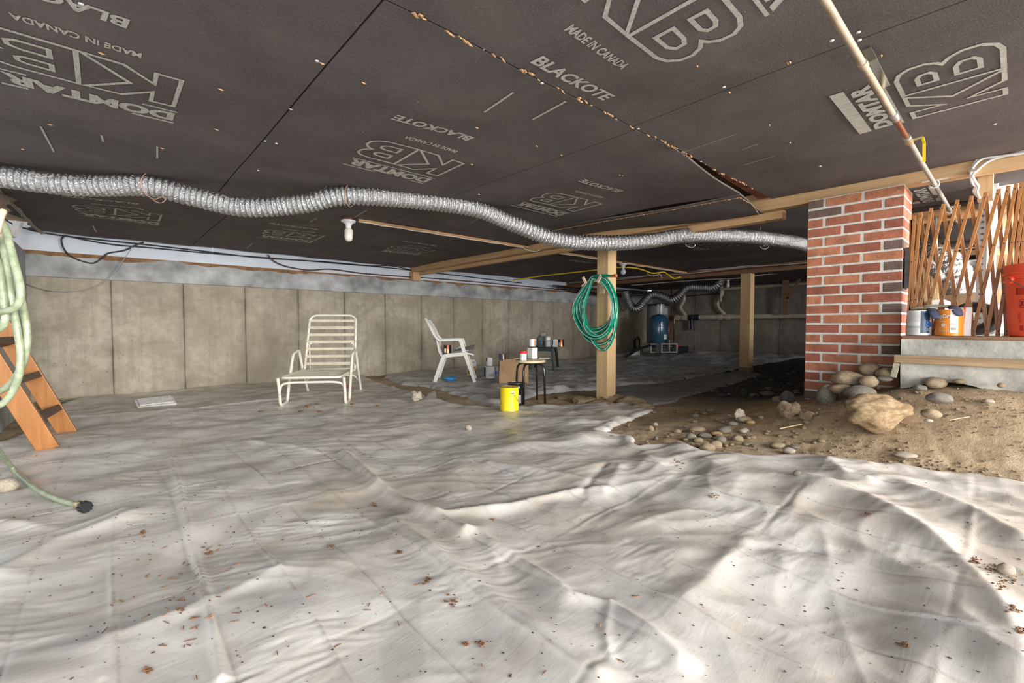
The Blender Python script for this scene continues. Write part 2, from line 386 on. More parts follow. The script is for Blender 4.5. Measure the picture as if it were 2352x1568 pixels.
# ------------------------------------------------------------------ mesh helpers
class MB:
    def __init__(s): s.v = []; s.f = []
    def add(s, vs_, fs):
        o = len(s.v); s.v += [Vector(p) for p in vs_]; s.f += [tuple(i+o for i in f) for f in fs]; return s
    def box(s, lo, hi, rot=None, about=None):
        x0, y0, z0 = lo; x1, y1, z1 = hi
        vs_ = [Vector(p) for p in ((x0, y0, z0), (x1, y0, z0), (x1, y1, z0), (x0, y1, z0), (x0, y0, z1), (x1, y0, z1), (x1, y1, z1), (x0, y1, z1))]
        if rot is not None:
            a = Vector(about) if about is not None else sum(vs_, Vector())/8
            vs_ = [a+rot @ (p-a) for p in vs_]
        return s.add(vs_, [(0, 3, 2, 1), (4, 5, 6, 7), (0, 1, 5, 4), (1, 2, 6, 5), (2, 3, 7, 6), (3, 0, 4, 7)])
    def bar(s, a, b, wdt, thk, side=(0, 0, 1)):
        """box from a to b, wdt across `side`-perpendicular, thk along side"""
        a = Vector(a); b = Vector(b); d = (b-a).normalized(); sd = Vector(side)
        n = (sd-d*sd.dot(d)).normalized(); t = d.cross(n)
        q = [t*wdt/2*i+n*thk/2*j for i, j in ((-1, -1), (1, -1), (1, 1), (-1, 1))]
        return s.add([a+k for k in q]+[b+k for k in q], [(0, 3, 2, 1), (4, 5, 6, 7), (0, 1, 5, 4), (1, 2, 6, 5), (2, 3, 7, 6), (3, 0, 4, 7)])
    def tube(s, pts, r, seg=10, cap=True, flatn=1.0):
        pts = [Vector(p) for p in pts]; n = len(pts)
        rs = [r]*n if isinstance(r, (int, float)) else list(r)
        T = [(pts[min(k+1, n-1)]-pts[max(k-1, 0)]).normalized() for k in range(n)]
        up = Vector((0, 0, 1)) if abs(T[0].z) < .9 else Vector((1, 0, 0))
        nn = (up-T[0]*up.dot(T[0])).normalized(); vs_ = []
        for k in range(n):
            nn = (nn-T[k]*nn.dot(T[k])).normalized(); bb = T[k].cross(nn)
            for j in range(seg):
                a = 2*PI*j/seg; vs_.append(pts[k]+(nn*math.cos(a)*flatn+bb*math.sin(a))*rs[k])
        fs = []
        for k in range(n-1):
            for j in range(seg):
                j2 = (j+1) % seg; fs.append((k*seg+j, k*seg+j2, (k+1)*seg+j2, (k+1)*seg+j))
        if cap: fs.append(tuple(range(seg-1, -1, -1))); fs.append(tuple((n-1)*seg+j for j in range(seg)))
        return s.add(vs_, fs)
    def lathe(s, prof, seg=24, c=(0, 0, 0), axis=None, sx=1, sy=1):
        c = Vector(c); vs_ = []; n = len(prof)
        M = Matrix.Identity(3) if axis is None else Vector((0, 0, 1)).rotation_difference(Vector(axis)).to_matrix()
        for r, z in prof:
            for j in range(seg):
                a = 2*PI*j/seg; vs_.append(c+M @ Vector((r*math.cos(a)*sx, r*math.sin(a)*sy, z)))
        fs = []
        for k in range(n-1):
            for j in range(seg):
                j2 = (j+1) % seg; fs.append((k*seg+j, k*seg+j2, (k+1)*seg+j2, (k+1)*seg+j))
        if prof[0][0] > 1e-6: fs.append(tuple(range(seg-1, -1, -1)))
        if prof[-1][0] > 1e-6: fs.append(tuple((n-1)*seg+j for j in range(seg)))
        return s.add(vs_, fs)
    def arc_band(s, r, z0, z1, a0, a1, c=(0, 0, 0), seg=16):
        """patch wrapped on a cylinder"""
        c = Vector(c); vs_ = []
        for k in range(seg+1):
            a = a0+(a1-a0)*k/seg
            for z in (z0, z1): vs_.append(c+Vector((r*math.cos(a), r*math.sin(a), z)))
        return s.add(vs_, [(2*k, 2*k+2, 2*k+3, 2*k+1) for k in range(seg)])
    def prism(s, poly, d, t):
        """poly: 3D points of a planar outline, d: thickness direction, t: thickness"""
        p = [Vector(q) for q in poly]; n = len(p); dv = Vector(d).normalized()*t
        fs = [tuple(range(n-1, -1, -1)), tuple(n+k for k in range(n))]+[(k, (k+1) % n, n+(k+1) % n, n+k) for k in range(n)]
        return s.add(p+[q+dv for q in p], fs)
    def stroke(s, pts, wd, closed=True):
        """flat 2D outline stroke in the xy plane"""
        P = [Vector((p[0], p[1])) for p in pts]; n = len(P); vs_ = []
        for k in range(n):
            a = P[(k-1) % n]; b = P[k]; c = P[(k+1) % n]
            if not closed and k == 0: a = b-(c-b)
            if not closed and k == n-1: c = b+(b-a)
            d1 = (b-a).normalized(); d2 = (c-b).normalized(); t = d1+d2
            if t.length < 1e-4: t = d1
            t.normalize(); nn = Vector((-t.y, t.x)); m_ = nn.dot(Vector((-d1.y, d1.x)))
            L = wd/2/max(.45, m_)
            vs_ += [Vector((*(b+nn*L), 0)), Vector((*(b-nn*L), 0))]
        fs = [(2*k, 2*k+1, 2*((k+1) % n)+1, 2*((k+1) % n)) for k in range(n if closed else n-1)]
        return s.add(vs_, fs)
    def mesh(s, name, o=(0, 0, 0), smooth=False):
        me = bpy.data.meshes.new(name); o = Vector(o)
        me.from_pydata([p-o for p in s.v], [], s.f)
        bm = bmesh.new(); bm.from_mesh(me); bmesh.ops.recalc_face_normals(bm, faces=bm.faces); bm.to_mesh(me); bm.free()
        if smooth: me.polygons.foreach_set('use_smooth', [True]*len(me.polygons))
        me.update(); return me
def link(name, me, mat, parent=None, loc=(0, 0, 0), rot=None):
    o = bpy.data.objects.new(name, me); COL.objects.link(o)
    if mat is not None and not me.materials: me.materials.append(MATS[mat])
    if parent is not None: o.parent = parent
    o.location = loc
    if rot is not None: o.rotation_euler = rot
    return o
def build(mb, name, mat, parent=None, o=(0, 0, 0), smooth=False, bev=0, angle=None, loc=None):
    """link the collected shapes; o = origin the points are given relative to (world of the parent thing)"""
    me = mb.mesh(name, o, smooth)
    ob = link(name, me, mat, parent, (o if parent is None else (0, 0, 0)) if loc is None else loc)
    if bev:
        b = ob.modifiers.new('bevel', 'BEVEL'); b.width = bev; b.segments = 2; b.limit_method = 'ANGLE'; b.angle_limit = .6
    if smooth and angle:
        b = ob.modifiers.new('edges', 'EDGE_SPLIT'); b.split_angle = angle
    return ob
def tag(o, label=None, cat=None, group=None, kind=None):
    if label: o['label'] = label
    if cat: o['category'] = cat
    if group: o['group'] = group
    if kind: o['kind'] = kind
    return o
def thing(name, label, cat, loc=(0, 0, 0), rotz=0, group=None):
    o = bpy.data.objects.new(name, None); COL.objects.link(o); o.empty_display_size = .05
    o.location = loc; o.rotation_euler = (0, 0, rotz)
    return tag(o, label, cat, group)
def struct(o): o['kind'] = 'structure'; return o
def smoothpath(pts, n=8):
    P = [Vector(p) for p in pts]; out = []
    for k in range(len(P)-1):
        a = P[max(k-1, 0)]; b = P[k]; c = P[k+1]; d = P[min(k+2, len(P)-1)]
        for j in range(n):
            t = j/n
            out.append(.5*((2*b)+(c-a)*t+(2*a-5*b+4*c-d)*t*t+(3*b-a-3*c+d)*t**3))
    return out+[P[-1]]
def resample(pts, step):
    P = [Vector(p) for p in pts]; L = [0]
    for k in range(1, len(P)): L.append(L[-1]+(P[k]-P[k-1]).length)
    n = max(2, int(L[-1]/step)+1); out = []; j = 0
    for i in range(n):
        t = L[-1]*i/(n-1)
        while j < len(L)-2 and L[j+1] < t: j += 1
        d = max(1e-9, L[j+1]-L[j]); out.append(P[j].lerp(P[j+1], (t-L[j])/d))
    return out
def roundpath(pts, r, n=5):
    P = [Vector(p) for p in pts]; out = [P[0]]
    for k in range(1, len(P)-1):
        a = (P[k-1]-P[k]); b = (P[k+1]-P[k]); ra = min(r, a.length*.45); rb = min(r, b.length*.45)
        p0 = P[k]+a.normalized()*ra; p1 = P[k]+b.normalized()*rb
        for j in range(n+1):
            t = j/n; out.append(p0*(1-t)**2+P[k]*2*t*(1-t)+p1*t*t)
    return out+[P[-1]]

# ------------------------------------------------------------------ ground and sheets (fan-shaped grids around a point behind the viewer)
OX, OY = -(HV.x*.9), -(HV.y*.9)
def fan(nr, na, r0, r1, half=78):
    r = np.exp(np.linspace(math.log(r0), math.log(r1), nr)); a = YAW+np.radians(np.linspace(-half, half, na))
    Rr, Aa = np.meshgrid(r, a, indexing='ij')
    return OX+Rr*np.cos(Aa), OY+Rr*np.sin(Aa)
def grid_obj(name, X, Y, Z, keep, mat, attr=None):
    nr, na = X.shape; idx = np.arange(nr*na).reshape(nr, na)
    q = np.stack([idx[:-1, :-1], idx[1:, :-1], idx[1:, 1:], idx[:-1, 1:]], -1).reshape(-1, 4)
    if keep is not None:
        k = keep.reshape(-1); q = q[k[q].any(1)]
    used = np.unique(q); mp = np.full(nr*na, -1); mp[used] = np.arange(len(used))
    V = np.stack([X, Y, Z], -1).reshape(-1, 3)[used]; q = mp[q]
    me = bpy.data.meshes.new(name); me.vertices.add(len(V)); me.vertices.foreach_set('co', V.ravel())
    me.loops.add(q.size); me.loops.foreach_set('vertex_index', q.ravel())
    me.polygons.add(len(q)); me.polygons.foreach_set('loop_start', np.arange(0, q.size, 4))
    me.polygons.foreach_set('loop_total', np.full(len(q), 4)); me.polygons.foreach_set('use_smooth', np.ones(len(q), bool))
    me.update(); me.validate()
    if attr is not None:
        a_ = me.attributes.new('crease', 'FLOAT', 'POINT'); a_.data.foreach_set('value', attr.reshape(-1)[used].astype(np.float32))
    o = link(name, me, mat); return o
def seg_dist(X, Y, P, closed):
    """distance to a polyline, and the parameter side sign"""
    best = np.full(X.shape, 1e9); n = len(P)
    for k in range(n if closed else n-1):
        a = P[k]; b = P[(k+1) % n]; dx, dy = b[0]-a[0], b[1]-a[1]; L = dx*dx+dy*dy+1e-12
        t = np.clip(((X-a[0])*dx+(Y-a[1])*dy)/L, 0, 1)
        best = np.minimum(best, np.hypot(X-a[0]-t*dx, Y-a[1]-t*dy))
    return best
def inside(X, Y, P):
    r = np.zeros(X.shape, bool); n = len(P)
    for k in range(n):
        a = P[k]; b = P[(k+1) % n]
        c = ((a[1] > Y) != (b[1] > Y)) & (X < (b[0]-a[0])*(Y-a[1])/(b[1]-a[1]+1e-12)+a[0]); r ^= c
    return r
def gpoly(pts): return [tuple(gp(u, v)[:2]) for u, v in pts]

X, Y = fan(420, 560, .45, 15.5)
Zg = ground(X, Y)
Zg = Zg+.010*np.abs(pn(X*9, Y*9, 11))+.006*pn(X*22, Y*22, 12)
keepg = (Y < 7.35) & (X < 12.2) & (X > -1.7)
gfl = grid_obj('floor', X, Y, Zg-.004, keepg, 'earth'); struct(gfl); gfl['label'] = 'brown stony earth floor of the crawl space'

def aniso(X, Y, ang, along, across, s, warp=.15):
    c, sn = math.cos(ang), math.sin(ang)
    wx = X+warp*pn(X*1.6, Y*1.6, s+50); wy = Y+warp*pn(X*1.6+9, Y*1.6, s+51)
    a = (wx*c+wy*sn)/along; b = (-wx*sn+wy*c)/across
    return pn(a, b, s)
def facet(a, b, s):
    """random heights on a lattice joined by flat triangles: the faceted look of creased sheeting"""
    ia = np.floor(a); ib = np.floor(b); fa = a-ia; fb = b-ib
    g = lambda da, db: _h(ia+da, ib+db, s)-.5
    lo = fa+fb < 1
    return np.where(lo, g(0, 0)*(1-fa-fb)+g(1, 0)*fa+g(0, 1)*fb, g(1, 1)*(fa+fb-1)+g(0, 1)*(1-fa)+g(1, 0)*(1-fb))
def wrinkles(X, Y):
    IR = math.atan2(RV.y, RV.x)      # image-horizontal direction
    right = sst(X*.85-Y*.5, .25, 1.2); left = 1-right
    D = np.hypot(X, Y)
    h = .011*(pn(X*1.7, Y*1.7, 20))
    h += .0030*(1-np.abs(aniso(X, Y, IR+.30, .60, .13, 21))*2.1)*(.4+.6*left)*sst(pn(X*1.3, Y*1.3, 27), -.2, .4)
    h += .0020*(1-np.abs(aniso(X, Y, IR+.15, .40, .065, 22))*2.0)*sst(pn(X*2.2, Y*2.2, 29), -.1, .45)
    h += .013*facet((X+.012*pn(X*.7, Y*1.3, 31)+.035*pn(X*.3, Y*.45, 33)-.01)/.195, (Y-.1)/.26, 45)
    h += .015*facet((X*.8+Y*.6)/.42, (-X*.6+Y*.8)/.33, 46)*(.5+.8*right)
    h += .008*facet((X*.5-Y*.86)/.13+.4*pn(X*3, Y*3, 55), (X*.86+Y*.5)/.19+.4*pn(X*3, Y*3, 56), 47)
    h += .0035*facet((X*.35+Y*.94)/.055+.5*pn(X*5, Y*5, 57), (X*.94-Y*.35)/.10+.5*pn(X*5, Y*5, 58), 48)*sst(pn(X*1.9, Y*1.9, 59), -.3, .3)
    h += .0016*(1-np.abs(aniso(X, Y, IR+.42, .16, .026, 23, .08))*2)*sst(pn(X*3, Y*3, 28), 0, .4)
    h += .011*right*(1-np.abs(aniso(X, Y, IR-.75, .75, .30, 24, .25))*2.0)
    h += .006*right*(1-np.abs(aniso(X, Y, IR+.55, .45, .18, 25, .2))*2.0)
    h += .006*pn(X*5, Y*5, 26)*(.5+right)
    # packing folds: straight creases across and along the sheet
    xw = X+.012*pn(X*.7, Y*1.3, 31)+.035*pn(X*.3, Y*.45, 33)
    t = (xw-.01)/.195; k = np.floor(t+.5); d = np.abs(t-k)*.195
    sg = np.where((k % 2) == 0, 1.0, -.8)*(.35+.9*np.abs(pn(k*.37+.5, Y*.9, 32)))
    h += .0085*sg*np.exp(-(d/.0065)**2)
    global CREASE
    tri = np.abs(((t/2) % 1)-.5)*2
    h += .004*tri*(pn(k*.0+X*.8, Y*1.1, 34)+.25)
    yw = Y+.02*pn(X*1.2, Y*.7, 36); t2 = (yw-.1)/.52; k2 = np.floor(t2+.5); d2 = np.abs(t2-k2)*.52
    h += .0035*np.exp(-(d2/.007)**2)*np.where((k2 % 2) == 0, 1, -1)*(pn(X*1.7, k2*.7+.3, 37)+.1)*2
    CREASE = np.maximum(np.exp(-(d/.004)**2)*np.clip(np.abs(sg), 0, 1), .6*np.exp(-(d2/.004)**2))
    return h
RIDGES = [([(790, 1050), (870, 1130), (960, 1185), (1068, 1243)], .085, .034),
          ([(905, 1212), (1010, 1300), (1110, 1385), (1230, 1475), (1370, 1580)], .060, .042),
          ([(1090, 1245), (1200, 1310), (1310, 1395), (1400, 1413), (1560, 1540)], .045, .030),
          ([(1070, 1242), (1105, 1232), (1150, 1330)], .014, .03),
          ([(1010, 1200), (1180, 1175), (1290, 1150), (1380, 1136)], .040, .035),
          ([(1340, 1145), (1372, 1100), (1392, 1075)], -.022, .02),
          ([(1385, 1150), (1410, 1110), (1425, 1080)], .020, .03),
          ([(1840, 1112), (1990, 1165), (2110, 1235), (2235, 1335), (2310, 1450), (2350, 1560)], .050, .055),
          ([(2085, 1140), (2230, 1195), (2340, 1265)], .045, .05),
          ([(1900, 1075), (1945, 1110), (1990, 1120)], .035, .04),
          ([(1710, 1262), (1640, 1330), (1565, 1395)], .030, .05),
          ([(1400, 1415), (1390, 1480), (1400, 1530)], .016, .016),
          ([(393, 1062), (425, 1180), (470, 1370), (510, 1580)], .030, .014),
          ([(290, 905), (285, 1100), (268, 1330), (235, 1580)], .008, .009),
          ([(0, 1330), (130, 1255), (300, 1195)], .040, .06),
          ([(0, 1210), (150, 1230), (280, 1185)], .022, .035),
          ([(560, 1020), (660, 1030), (730, 1050)], .018, .02),
          ([(1120, 1070), (1330, 1110), (1400, 1120)], .016, .03),
          ([(150, 965), (360, 955), (600, 925), (800, 905)], .030, .05),
          ([(250, 1490), (420, 1430), (640, 1330)], .022, .05),
          ([(1480, 1060), (1520, 1090), (1600, 1110)], .026, .04),
          ([(1690, 1170), (1850, 1200), (2010, 1290), (2090, 1330)], .022, .04),
          ([(2210, 1440), (2260, 1500), (2290, 1568)], .03, .05),
          ([(1740, 1275), (1960, 1285), (2080, 1320)], -.015, .04)]
RID = [(gpoly(p), h, wd) for p, h, wd in RIDGES]
def ridges(X, Y):
    out = np.zeros_like(X)
    for P, h, wd in RID:
        xs = [p[0] for p in P]; ys = [p[1] for p in P]; m = .35
        sel = (X > min(xs)-m) & (X < max(xs)+m) & (Y > min(ys)-m) & (Y < max(ys)+m)
        d = seg_dist(X[sel], Y[sel], P, False)
        ww = wd*(1+.35*pn(X[sel]*5, Y[sel]*5, 41))
        out[sel] += .48*h*np.exp(-(d/ww)**1.5)*(1+.5*pn(X[sel]*3.5, Y[sel]*3.5, 40))
    return out

def make_sheet(name, label, poly, nr, na, r0, r1, mat, lift=.012, amp=1.0, lip=.010):
    X, Y = fan(nr, na, r0, r1)
    xs = [p[0] for p in poly]; ys = [p[1] for p in poly]; m = .12
    sel = (X > min(xs)-m) & (X < max(xs)+m) & (Y > min(ys)-m) & (Y < max(ys)+m)
    Z = np.full(X.shape, -1.0); keep = np.zeros(X.shape, bool)
    x, y = X[sel], Y[sel]
    xw = x+.03*pn(x*6, y*6, 60)+.012*pn(x*17, y*17, 62); yw = y+.03*pn(x*6, y*6, 61)+.012*pn(x*17, y*17, 63)
    sd = seg_dist(xw, yw, poly, True)*np.where(inside(xw, yw, poly), 1, -1)
    z = ground(x, y)+lift+.008
    wr = (wrinkles(x, y)+ridges(x, y))*amp
    z = z+np.maximum(wr, -.012+.2*wr)*sst(sd, -.02, .10)
    z = z+lip*np.exp(-((sd-.045)/.035)**2)*(.5+pn(x*5, y*5, 64))
    z = z-sst(-sd, -.006, .03)*.055
    Z[sel] = z; k = np.zeros(X.shape, bool); k[sel] = sd > -.02
    cr = np.zeros(X.shape); cr[sel] = CREASE
    o = grid_obj(name, X, Y, Z, k, mat, cr)
    tag(o, label, 'plastic sheet'); return o
MAIN = gpoly([(2500, 1165), (2352, 1118), (2240, 1096), (2150, 1092), (2070, 1078), (1950, 1062), (1850, 1050), (1740, 1054), (1610, 1040), (1560, 1022), (1470, 1026),
              (1440, 1006), (1385, 1000), (1400, 987), (1440, 966), (1496, 944), (1440, 929), (1350, 932), (1250, 934), (1130, 938), (1050, 932), (1005, 921),
              (960, 905), (905, 890), (862, 878), (846, 872)])
MAIN += [(3.1, 7.04), (-.1, 7.04)]+gpoly([(200, 914), (135, 935), (105, 985), (30, 1010)])+[(-.9, 3.2), (-1.2, -1.0), (1.5, -2.6), (3.0, -2.0)]
BACK = gpoly([(885, 868), (925, 884), (985, 889), (1040, 905), (1090, 921), (1122, 931), (1150, 935), (1235, 906), (1300, 899), (1370, 896), (1425, 886), (1500, 884), (1600, 866), (1690, 850), (1740, 838), (1830, 822)])+[(11.7, 2.6), (11.7, 7.04), (3.5, 7.04)]
GREY = gpoly([(1420, 905), (1500, 930), (1540, 925), (1600, 905), (1690, 880), (1750, 860), (1700, 852), (1600, 868), (1500, 884), (1400, 890)])
make_sheet('plastic_sheet', 'large wrinkled white plastic ground sheet covering the foreground', MAIN, 720, 960, .9, 9.0, 'plastic_white')
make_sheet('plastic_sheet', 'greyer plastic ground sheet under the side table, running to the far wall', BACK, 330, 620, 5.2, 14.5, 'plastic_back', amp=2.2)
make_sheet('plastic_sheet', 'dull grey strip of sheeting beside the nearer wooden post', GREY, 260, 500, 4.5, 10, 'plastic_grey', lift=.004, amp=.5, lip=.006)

# ------------------------------------------------------------------ walls
WY = 7.1; ZC = 1.83; LX = -.60; FX = 11.8
def wall_joints(mb, a0, a1, z0, z1, fixed, axis, j0, face):
    """poured wall face as strips between board joints; each joint a small proud fin"""
    ks = [j0+.688*k for k in range(-4, 30)]; ks = [k for k in ks if a0+.02 < k < a1-.02]
    xs = [a0]
    prof = [(a0, 0.0)]
    for k in ks: prof += [(k-.012, 0), (k-.004, .004), (k, -.006), (k+.004, .004), (k+.012, 0)]
    prof.append((a1, 0.0)); vs_ = []
    for z in (z0, z1):
        for a, d in prof:
            vs_.append((a, fixed+face*d, z) if axis == 0 else (fixed+face*d, a, z))
    n = len(prof); fs = [(k, k+1, n+k+1, n+k) for k in range(n-1)]
    mb.add(vs_, fs)
m = MB(); wall_joints(m, LX-.02, FX, -.4, 1.35, WY, 0, .078, -1)
m.box((LX-.3, WY+.01, -.4), (FX+.3, WY+.3, 1.35))
wl = build(m, 'wall_back', 'concrete_long'); struct(wl); wl['label'] = 'long poured concrete foundation wall with board joints'
m = MB()
n = 400; vs_ = []
for k in range(n+1):
    x = LX+(FX-LX)*k/n
    vs_ += [(x, WY-.004, 1.35), (x, WY-.022, 1.358), (x, WY-.022, 1.598+.035*float(pn(x*2.3, 5.2, 77))+.016*float(pn(x*8, 3.3, 78)))]
m.add(vs_, [(3*k+j, 3*k+3+j, 3*k+4+j, 3*k+1+j) for k in range(n) for j in range(2)])
m.box((LX, WY, 1.35), (FX, WY+.28, 1.56))
build(m, 'concrete_band', 'concrete_band', wl)
m = MB(); m.box((LX-.4, WY-.014, 1.55), (FX, WY+.12, 1.632)); build(m, 'sill_strip', 'sill_brown', wl)
# pale rim boards above the sill, each a board of its own
for k in range(6):
    x0 = -1.0+k*2.1; m = MB(); m.box((x0+.004, WY+.02, 1.63), (x0+2.096, WY+.05, 1.98)); b = build(m, 'rim_board', 'rim_sky_tint', wl)
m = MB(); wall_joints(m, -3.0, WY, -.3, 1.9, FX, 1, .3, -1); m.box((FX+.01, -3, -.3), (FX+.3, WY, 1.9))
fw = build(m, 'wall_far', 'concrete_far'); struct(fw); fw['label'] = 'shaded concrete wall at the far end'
m = MB(); m.box((LX-.25, 4.75, -.4), (LX, WY+.3, 1.61)); m.box((LX-.25, 4.75, 1.61), (LX-.12, WY, 1.70))
lw = build(m, 'wall_left', 'concrete_grey'); struct(lw); lw['label'] = 'grey concrete return wall behind the leaning ladder'
# old floor planks seen past the torn left edge of the ceiling
pl = thing('trim_1', 'worn floor planks showing past the torn ceiling edge', None); struct(pl)
for k in range(9):
    m = MB(); y0 = 5.0+k*.26; m.box((-2.2, y0+.006, 1.93), (-.25, y0+.254, 1.96)); build(m, 'plank', 'plank_old', pl)

# ------------------------------------------------------------------ ceiling of black fibreboard panels with their printing
ceil = bpy.data.objects.new('ceiling', None); COL.objects.link(ceil); struct(ceil); ceil['label'] = 'ceiling of black-coated fibreboard panels printed with white lettering'
def sag(x, y):
    s_ = -.006*math.sin(x*4.48+.6)*math.sin(y*2.2)-.004*math.sin(x*7.7+y*3)
    s_ -= .012*math.exp(-((y-4.1)/.35)**2)
    return s_
def panel(x0, x1, y0, y1, fn=None, nx=14, ny=16, gap=.004):
    m = MB(); vs_ = []; t = .012
    for lay in (0, 1):
        for i in range(nx+1):
            for j in range(ny+1):
                x = x0+gap+(x1-x0-2*gap)*i/nx; y = y0+gap+(y1-y0-2*gap)*j/ny
                z = ZC+sag(x, y)
                if fn: x, y, z = fn(x, y, z)
                vs_.append((x, y, z+lay*t))
    w_ = ny+1; off = (nx+1)*w_; fs = []
    for i in range(nx):
        for j in range(ny):
            a = i*w_+j; fs += [(a, a+1, a+w_+1, a+w_), (off+a, off+a+w_, off+a+w_+1, off+a+1)]
    for i in range(nx):
        for a in (i*w_, i*w_+ny): fs.append((a, a+w_, off+a+w_, off+a))
    for j in range(ny):
        for a in (j, nx*w_+j): fs.append((a, a+1, off+a+1, off+a))
    m.add(vs_, fs)
    return build(m, 'panel', 'fibreboard', ceil, smooth=True, angle=.8)
def curl_a(x, y, z):        # the panel beside the open seam: its edge along y = 1.34 droops near the beam
    t = float(sst(x, 2.3, 3.5))*float(sst(y, 2.1, 1.35)); return x, y+.05*t*float(sst(y, 1.5, 1.34)), z-.045*t
def curl_b(x, y, z):        # narrow strip along the beam hanging loose at its corner
    t = float(sst(x, 3.5, 4.0))*float(sst(y, 3.0, 1.4)); b = float(sst(y, 3.3, 1.4))
    return x+.02*b, y+.06*b*float(sst(y, 1.6, 1.34)), z-.105*t-.045*b*(1-t)
def torn(x, y, z):
    if x < -.45: x = x+.045*math.sin(y*5)+.03*math.sin(y*13)
    return x, y, z
PAN = []
XR0 = [-.75, .62, 2.02, 3.99]; XR1 = [-.62, .67, 2.06, 3.50]; XR2 = [-.56, .86, 2.27, 3.68]
for a, b in zip(XR0[:-1], XR0[1:]):
    PAN.append(((a, b, -.75, 1.34), panel(a, b, -.75, 1.34)))
for a, b in zip(XR1[:-1], XR1[1:]):
    f = torn if a < -.5 else (curl_a if b > 3.4 else None)
    PAN.append(((a, b, 1.34, 4.16), panel(a, b, 1.34, 4.16, f)))
PAN.append(((3.5, 3.99, 1.34, 4.16), panel(3.5, 3.99, 1.34, 4.16, curl_b)))
for a, b in zip(XR2[:-1], XR2[1:]):
    PAN.append(((a, b, 4.16, 7.02), panel(a, b, 4.16, 7.02 if a < 1 else 7.06, torn if a < -.5 else None)))
PAN.append(((3.68, 4.0, 4.16, 7.06), panel(3.68, 4.0, 4.16, 7.06)))
for a, b in ((4.1, 5.5), (5.5, 6.9), (6.9, 8.1)):
    PAN.append(((a, b, 1.34, 4.16), panel(a, b, 1.34, 4.16))); PAN.append(((a, b, 4.16, 7.06), panel(a, b, 4.16, 7.06)))
for a, b in ((8.2, 10.0), (10.0, 11.8)):
    for y0, y1 in ((1.34, 4.16), (4.16, 7.06)): PAN.append(((a, b, y0, y1), panel(a, b, y0, y1)))
for a, b in ((4.1, 5.25),): PAN.append(((a, b, -.12, 1.34), panel(a, b, -.12, 1.34)))
PAN.append(((5.3, 8.1, .2, 1.34), panel(5.3, 8.1, .2, 1.34))); PAN.append(((8.2, 11.8, -3.0, 1.34), panel(8.2, 11.8, -3.0, 1.34)))
def panel_at(x, y):
    for (a, b, c, d), o in PAN:
        if a <= x <= b and c <= y <= d: return o
    return PAN[0][1]
# solid floor deck above the panels, so no daylight leaks through the seams
m = MB(); m.box((-2.3, 4.6, 1.99), (12.0, 7.4, 2.06)); m.box((-.8, -.8, 1.99), (12.0, 4.6, 2.06)); dk = build(m, 'trim_2', 'lumber_dark'); struct(dk); dk['label'] = 'floor deck above the ceiling panels'

_txt = {}
def text_mesh(s, bold=0.0):
    if (s, bold) in _txt: return _txt[(s, bold)]
    c = bpy.data.curves.new('lettering', 'FONT'); c.body = s; c.size = 1; c.offset = bold; c.resolution_u = 3
    o = bpy.data.objects.new('lettering', c); COL.objects.link(o)
    dg = bpy.context.evaluated_depsgraph_get(); me = bpy.data.meshes.new_from_object(o.evaluated_get(dg))
    COL.objects.unlink(o); bpy.data.objects.remove(o)
    V = np.array([v.co[:] for v in me.vertices]); lo, hi = V.min(0), V.max(0)
    V = (V-lo)/np.maximum(hi-lo, 1e-9); fs = [tuple(p.vertices) for p in me.polygons]
    _txt[(s, bold)] = (V, fs); return _txt[(s, bold)]
def put_text(mb, s, x, y, wd, ht, bold=.03, slant=0):
    V, fs = text_mesh(s, bold); mb.add([(x+p[0]*wd+slant*p[1]*ht, y+p[1]*ht, 0) for p in V], fs)
KO = [(0, 0), (.27, 0), (.27, .36), (.60, 0), (1.0, 0), (.52, .52), (.97, 1), (.60, 1), (.27, .64), (.27, 1), (0, 1)]
BO = [(1.04, 0), (1.04, 1), (1.62, 1), (1.78, .95), (1.87, .84), (1.87, .69), (1.80, .58), (1.72, .53), (1.84, .46), (1.92, .33), (1.91, .17), (1.80, .05), (1.64, 0)]
H1 = [(1.28, .62), (1.28, .80), (1.50, .80), (1.58, .76), (1.59, .67), (1.52, .62)]
H2 = [(1.28, .20), (1.28, .42), (1.52, .42), (1.63, .37), (1.64, .26), (1.55, .20)]
def logo(x0, y0, flip, parts='dkmb', bar=.018, sc_=1.0, wk=.305, dom_w=.575, second=.014):
    """x0, y0: where the outer bar starts at the D end. flip: reading along -X with letter tops to +Y, else along +X"""
    sx = -1 if flip else 1; out = []
    def place(m, name):
        vs_ = []
        for p in m.v:
            x = x0+sx*p.x*sc_; y = y0+(p.y if flip else -p.y)*sc_
            vs_.append((x, y, ZC+sag(x, y)-.0025))
        m.v = [Vector(q) for q in vs_]; c = sum(m.v, Vector())/len(m.v)
        build(m, name, 'print_ink', panel_at(c.x, c.y))
    if 'd' in parts:
        m = MB(); m.add([(0, -bar, 0), (dom_w, -bar, 0), (dom_w, 0, 0), (0, 0, 0)], [(0, 1, 2, 3)])
        m.add([(0, -.150-second, 0), (dom_w, -.150-second, 0), (dom_w, -.150, 0), (0, -.150, 0)], [(0, 1, 2, 3)])
        put_text(m, 'DOMTAR', .006, -.140, dom_w-.012, .108-(bar-.018), .055); place(m, 'print_word')
    if 'k' in parts:
        m = MB()
        for P in (KO, BO, H1, H2): m.stroke([(x*wk*1.0+.02, -.52+y*.30) for x, y in P], .0165)
        place(m, 'print_monogram')
    if 'm' in parts:
        m = MB(); put_text(m, 'MADE IN CANADA', .155, -.655, .335, .042, .03); place(m, 'print_word')
    if 'b' in parts:
        m = MB(); put_text(m, 'BLACKOTE', .195, -.865, .455, .066, .035, .12); place(m, 'print_word')
logo(.285, 2.855, True); logo(1.713, 2.855, True); logo(3.13, 2.872, True)
